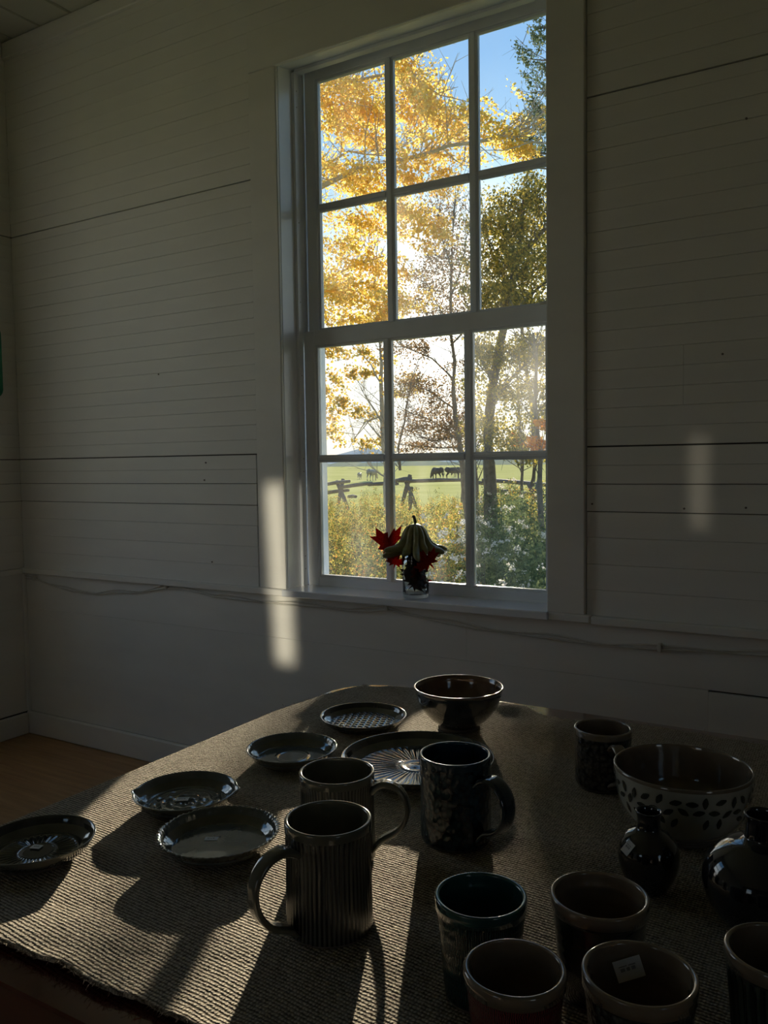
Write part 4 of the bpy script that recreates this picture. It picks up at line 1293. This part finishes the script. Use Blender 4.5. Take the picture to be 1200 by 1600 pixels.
bl = [B(*q, D) for q in ((690, 330, 28, 25, 260), (700, 400, 34, 35, 620), (665, 440, 30, 28, 420), (700, 470, 35, 28, 800), (640, 480, 22, 18, 260), (650, 545, 38, 15, 500), (700, 550, 30, 25, 500), (650, 600, 36, 28, 420), (700, 620, 28, 32, 520),
                         (650, 660, 36, 22, 340), (690, 680, 34, 24, 520), (640, 700, 28, 12, 200), (715, 660, 15, 30, 300), (735, 420, 20, 60, 500))]
bl = [q[:6] + (int(q[6] * 2.5),) for q in bl]
fo = leaves(bl, .055, M['russet'], 'foliage', t, 23, keep=sunlit_gap, aspect=.55); fo.location = off; fo['kind'] = 'stuff'

# big olive green tree on the right
D = 13
t = empty('olive_green_tree', tuple(at(768, 760, D).to_2d()) + (GZ,)); setp(t, 'full olive green tree with yellow patches behind the right-hand panes', 'tree')
off = -Vector(t.location)
mb = MB()
TR = [(768, 850, D), (766, 760, D), (763, 680, D), (770, 600, D), (790, 500, D), (810, 400, D), (820, 300, D)]
limb(mb, TR, .13, .03)
TRb = [(832, 760, D + 1), (834, 680, D + 1), (826, 600, D + 1), (815, 500, D + 1)]; limb(mb, TRb, .05, .03)
for b_pts in ([(770, 600, D), (750, 560, D), (740, 530, D)], [(790, 500, D), (830, 460, D), (870, 430, D)], [(800, 450, D), (770, 400, D), (755, 350, D)], [(810, 400, D), (850, 360, D), (880, 340, D)], [(766, 640, D), (800, 590, D), (830, 560, D)]):
    limb(mb, b_pts, .04, .01); twigs(mb, b_pts, 20, .9, .009, int(b_pts[0][1]))
mb.build('trunk', M['bark'], t, loc=off)
bl = [B(*q, D) for q in ((800, 320, 42, 26, 1100), (845, 310, 25, 30, 900), (775, 360, 26, 20, 600), (810, 370, 38, 28, 1400), (780, 420, 32, 30, 1300), (835, 420, 35, 35, 1700), (765, 465, 22, 22, 700), (810, 465, 40, 24, 1500), (850, 480, 25, 20, 700),
                         (755, 560, 14, 30, 400), (790, 550, 38, 28, 1100), (840, 550, 28, 30, 1000), (765, 610, 25, 25, 500), (815, 610, 34, 25, 700), (850, 640, 20, 30, 450), (760, 660, 20, 30, 380), (800, 660, 28, 24, 300), (880, 640, 30, 50, 500), (790, 690, 30, 22, 380), (840, 705, 24, 20, 320))]
bl = [q[:6] + (int(q[6] * 1.9),) for q in bl]
fo = leaves(bl, .055, M['greenleaf'], 'foliage', t, 24, keep=sunlit_gap); fo.location = off; fo['kind'] = 'stuff'

# grey-green tree at the upper right edge
D = 12
t = empty('grey_green_tree', tuple(at(960, 760, D).to_2d()) + (GZ,)); setp(t, 'grey-green tree whose branch tips show at the top right of the window', 'tree')
off = -Vector(t.location); mb = MB()
limb(mb, [(960, 980, D), (955, 700, D), (950, 400, D), (945, 100, D), (940, -60, D)], .16, .05)
for yy, tip in ((40, 826), (90, 822), (140, 835), (200, 822), (235, 805), (260, 815)):
    bp = [(948, yy + 40, D), (900, yy + 18, D), (870, yy + 5, D), (tip, yy + 2, D)]
    limb(mb, bp, .03, .006); twigs(mb, bp, 14, .5, .006, yy)
mb.build('trunk', M['bark'], t, loc=off)
bl = [B(*q, D, .6) for q in ((838, 42, 14, 7, 200), (848, 60, 12, 12, 160), (832, 95, 14, 12, 220), (848, 110, 14, 10, 200), (830, 118, 12, 8, 110), (846, 145, 12, 10, 160), (828, 150, 8, 5, 50), (840, 172, 18, 8, 220), (850, 205, 18, 14, 320), (826, 218, 22, 8, 260), (848, 240, 20, 10, 300), (820, 245, 12, 7, 90))]
bl = [q[:6] + (int(q[6] * 1.5),) for q in bl]
fo = leaves(bl, .055, M['needle'], 'foliage', t, 25, aspect=.45, keep=sunlit_gap); fo.location = off; fo['kind'] = 'stuff'

# orange saplings and dark trunks at the right
for (px, D, r_t, lab, nm, mt_, blobs) in (
        (843, 11.5, .05, 'grey trunk with orange leaves behind the far right panes', 'sapling', 'orangeleaf', ((838, 690, 12, 18, 260), (850, 665, 10, 14, 150))),
        (815, 14, .035, 'thin dark sapling with orange leaves just left of the grey trunk', 'sapling', 'orangeleaf', ((818, 685, 16, 14, 200), (800, 700, 14, 10, 130))),
        (745, 16, .05, 'dark sapling beside the second vertical bar of the lower sash', 'sapling', 'greenleaf', ((742, 700, 12, 22, 260), (750, 650, 14, 30, 300)))):
    t = empty(nm, tuple(at(px, 760, D).to_2d()) + (GZ,)); setp(t, lab, 'tree'); off = -Vector(t.location); mb = MB()
    TR = [(px + 3, 880, D), (px, 760, D), (px - 3, 680, D), (px - 6, 600, D), (px - 10, 520, D)]
    limb(mb, TR, r_t, r_t * .35); twigs(mb, TR[1:], 34, .9, .008, px)
    mb.build('trunk', M['bark'], t, loc=off)
    fo = leaves([B(*q, D, .6) for q in blobs], .07, M[mt_], 'foliage', t, px, keep=sunlit_gap); fo.location = off; fo['kind'] = 'stuff'

# split-rail fence: crossed stakes and heavy rails
D = 22
fe = empty('split_rail_fence', tuple(at(620, 760, D).to_2d()) + (GZ,)); setp(fe, 'old weathered split-rail fence with crossed stakes along the pasture', 'fence')
off = -Vector(fe.location)


def rail(p, q_, r0=.055, nm='rail'):
    a, b2 = at(*p), at(*q_); o = MB().tube([a, a.lerp(b2, .5) + Vector((0, 0, .015)), b2], [r0, r0 * 1.1, r0 * .85], 7).build(nm, M['fence'], fe, loc=off); return o


for p, q_ in (((508, 757, D), (546, 752, D - .6)), ((505, 771, D), (545, 766, D)), ((530, 762, D - .3), (582, 755, D)), ((545, 776, D), (556, 776, D - .5)), ((575, 757, D), (622, 756, D)), ((618, 751, D), (643, 747, D)), ((640, 752, D), (730, 750, D + .5)),
              ((622, 751, D - .3), (648, 752, D)), ((725, 752, D), (765, 757, D)), ((760, 765, D - 1), (858, 776, D - 3)), ((755, 750, D), (858, 758, D - 3))):
    rail(p, q_)
for p, q_ in (((536, 749, D), (528, 790, D - .4)), ((526, 752, D), (546, 800, D - .4)), ((641, 742, D), (628, 790, D - .3)), ((633, 750, D), (650, 792, D - .3)), ((727, 740, D), (722, 785, D)), ((760, 742, D), (770, 790, D - 1)), ((643, 762, D), (640, 800, D - .5)),
              ((842, 752, D - 2.5), (832, 790, D - 3)), ((826, 756, D - 2.5), (846, 795, D - 3))):
    rail(p, q_, .06, 'stake')

# cows
def cow(mat):
    b_ = MB()
    def ell(c, r, n1=10, n2=7):
        V = []; F = []
        for i in range(n2 + 1):
            a = PI * i / n2
            for j in range(n1): V.append((c[0] + r[0] * math.cos(a), c[1] + r[1] * math.sin(a) * math.cos(2 * PI * j / n1), c[2] + r[2] * math.sin(a) * math.sin(2 * PI * j / n1)))
        for i in range(n2):
            for j in range(n1): F.append((i * n1 + j, i * n1 + (j + 1) % n1, (i + 1) * n1 + (j + 1) % n1, (i + 1) * n1 + j))
        b_.add(V, F)
    # one closed body: trunk, chest, rump, lowered neck and head, jointed legs, tail
    ell((0, 0, 1.02), (.85, .33, .36)); ell((-.62, 0, 1.10), (.34, .30, .33)); ell((.55, 0, 1.02), (.38, .32, .40))
    b_.tube([(.72, 0, 1.12), (.98, 0, .92), (1.14, 0, .62)], [.24, .17, .13], 9)
    b_.tube([(1.08, 0, .66), (1.22, 0, .42), (1.30, 0, .24)], [.14, .12, .075], 9)
    for s in (-1, 1):
        b_.tube([(1.10, s * .10, .66), (1.10, s * .24, .68)], [.05, .02], 5)
        b_.tube([(.58, s * .19, .9), (.60, s * .19, .48), (.58, s * .19, .44), (.60, s * .19, .06), (.64, s * .19, 0)], [.13, .075, .06, .05, .065], 7)
        b_.tube([(-.66, s * .20, 1.0), (-.56, s * .20, .68), (-.74, s * .20, .46), (-.70, s * .20, .06), (-.66, s * .20, 0)], [.19, .11, .065, .05, .065], 7)
    b_.tube([(-.95, 0, 1.22), (-1.03, 0, .95), (-1.02, 0, .5)], [.035, .025, .05], 5)
    return mesh('cow', b_.V, b_.F, mat, True)


cm = cow(M['cowdark']); cp = cow(M['cowpale'])
for px, py, mesh_c, s_, rz_, lb_ in ((684, 750, cm, 1.0, 2.7, 'dark cow grazing head down just beyond the fence, left of the dark pair'), (708, 749, cm, 1.0, 0.3, 'larger dark cow standing by the second vertical bar of the lower sash'),
                                     (562, 749, cp, .6, 1.9, 'small pale cow farthest to the left in the pasture'), (581, 751, cp, .95, 1.6, 'pale cow seen from behind beside the slim young tree'), (716, 745, cm, .85, 3.0, 'dark cow half hidden behind the larger dark cow')):
    d = at(px, py, 1.0) - CAM; tt = (GZ - CAM.z) / d.z; q = CAM + d * tt
    o = link('cow', mesh_c, None, (q.x, q.y, GZ), (0, 0, rz_)); o.scale = (s_,) * 3
    setp(o, lb_, 'cow', 'cattle in the pasture')

# rough growth between the house and the fence
rw = np.random.RandomState(31)
rows = []
for D_, top_l, top_r, n_b, per in ((5.2, 905, 885, 12, 420), (6.5, 885, 850, 14, 420), (8, 862, 820, 16, 420), (10, 840, 785, 18, 420), (12.5, 815, 757, 20, 420), (15.5, 793, 755, 24, 380), (18.5, 778, 762, 28, 330), (20.8, 770, 758, 28, 230)):
    for i in range(n_b):
        px = 440 + (900 - 440) * (i + rw.uniform(0, 1)) / n_b
        f_ = np.clip((px - 690) / 80, 0, 1); top = top_l * (1 - f_) + top_r * f_ + rw.uniform(-10, 14)
        rows.append((D_ + rw.uniform(-.6, .6), px, top, per))
wl_b = []; bush = []
for D_, px, top, per in rows:
    q = at(px, top, D_); h = max(q.z - GZ, .3); k_ = D_ / 1300 / .86
    e = (q.x, q.y, GZ + h * .55, 18 * k_, .35, h * .5, int(per * 3.4))
    (bush if (px > 735 and D_ < 14) else wl_b).append(e)
we = leaves(wl_b, .036, M['weed'], 'meadow_weeds', None, 51, aspect=.5, iso=.045, per=26)
setp(we, 'tangled yellow-green meadow weeds growing between the house and the fence', 'weeds', kind='stuff')
# stalks of the weeds
mb = MB(); R3 = random.Random(9)
for e in wl_b + bush:
    for _ in range(1):
        x_ = e[0] + R3.uniform(-1, 1) * e[3]; y_ = e[1] + R3.uniform(-.4, .4); h = (e[2] - GZ) / .55
        mb.tube([(x_, y_, GZ), (x_ + R3.uniform(-.05, .05), y_, GZ + h * .6), (x_ + R3.uniform(-.1, .1), y_, GZ + h * R3.uniform(.9, 1.08))], [.006, .005, .002], 3, False)
mb.build('stalks', M['fence'], we)['kind'] = 'stuff'
# aster bushes on the right, each its own shrub with fluffy white heads
groups = {}
for e in bush:
    key = (0 if e[1] < 7.2 else 1 if e[1] < 9.2 else 2)
    groups.setdefault(key, []).append(e)
labs = {0: 'low dark green bush nearest the window on the right', 1: 'wide grey-green aster bush with white fluffy heads, middle distance at the right', 2: 'tall aster bush with pale seed heads in front of the fence at the right'}
for key, es in sorted(groups.items()):
    cx_ = float(np.mean([e[0] for e in es])); cy_ = float(np.mean([e[1] for e in es]))
    root = empty('aster_bush', (cx_, cy_, GZ)); setp(root, labs[key], 'bush'); off = (-cx_, -cy_, -GZ)
    fo = leaves([e[:6] + (int(e[6] * 1.5),) for e in es], .038, M['bushleaf'], 'foliage', root, 60 + key, aspect=.5, iso=.045, per=26); fo.location = off; fo['kind'] = 'stuff'
    fl_b = []
    for e in es:
        for _ in range(5):
            s1, s2 = rw.uniform(-1, 1), rw.uniform(-.2, .95)
            fl_b.append((e[0] + s1 * e[3], e[1] - .25 + rw.uniform(-.2, .2), e[2] + s2 * e[5], .05, .05, .035, 34 if key else 16))
    ff = leaves(fl_b, .022, M['fluff'], 'seed_heads', root, 70 + key, jitter=.6); ff.location = off; ff['kind'] = 'stuff'
# the same white heads scattered over the middle
fl_b = []
for _ in range(46):
    px, py, D_ = rw.uniform(650, 740), rw.uniform(800, 915), rw.uniform(5.5, 8)
    q = at(px, py, D_); fl_b.append((q.x, q.y, q.z, .05, .05, .035, 26))
ff = leaves(fl_b, .022, M['fluff'], 'seed_heads', we, 88, jitter=.6); ff['kind'] = 'stuff'; ff['label'] = 'white fluffy seed heads'
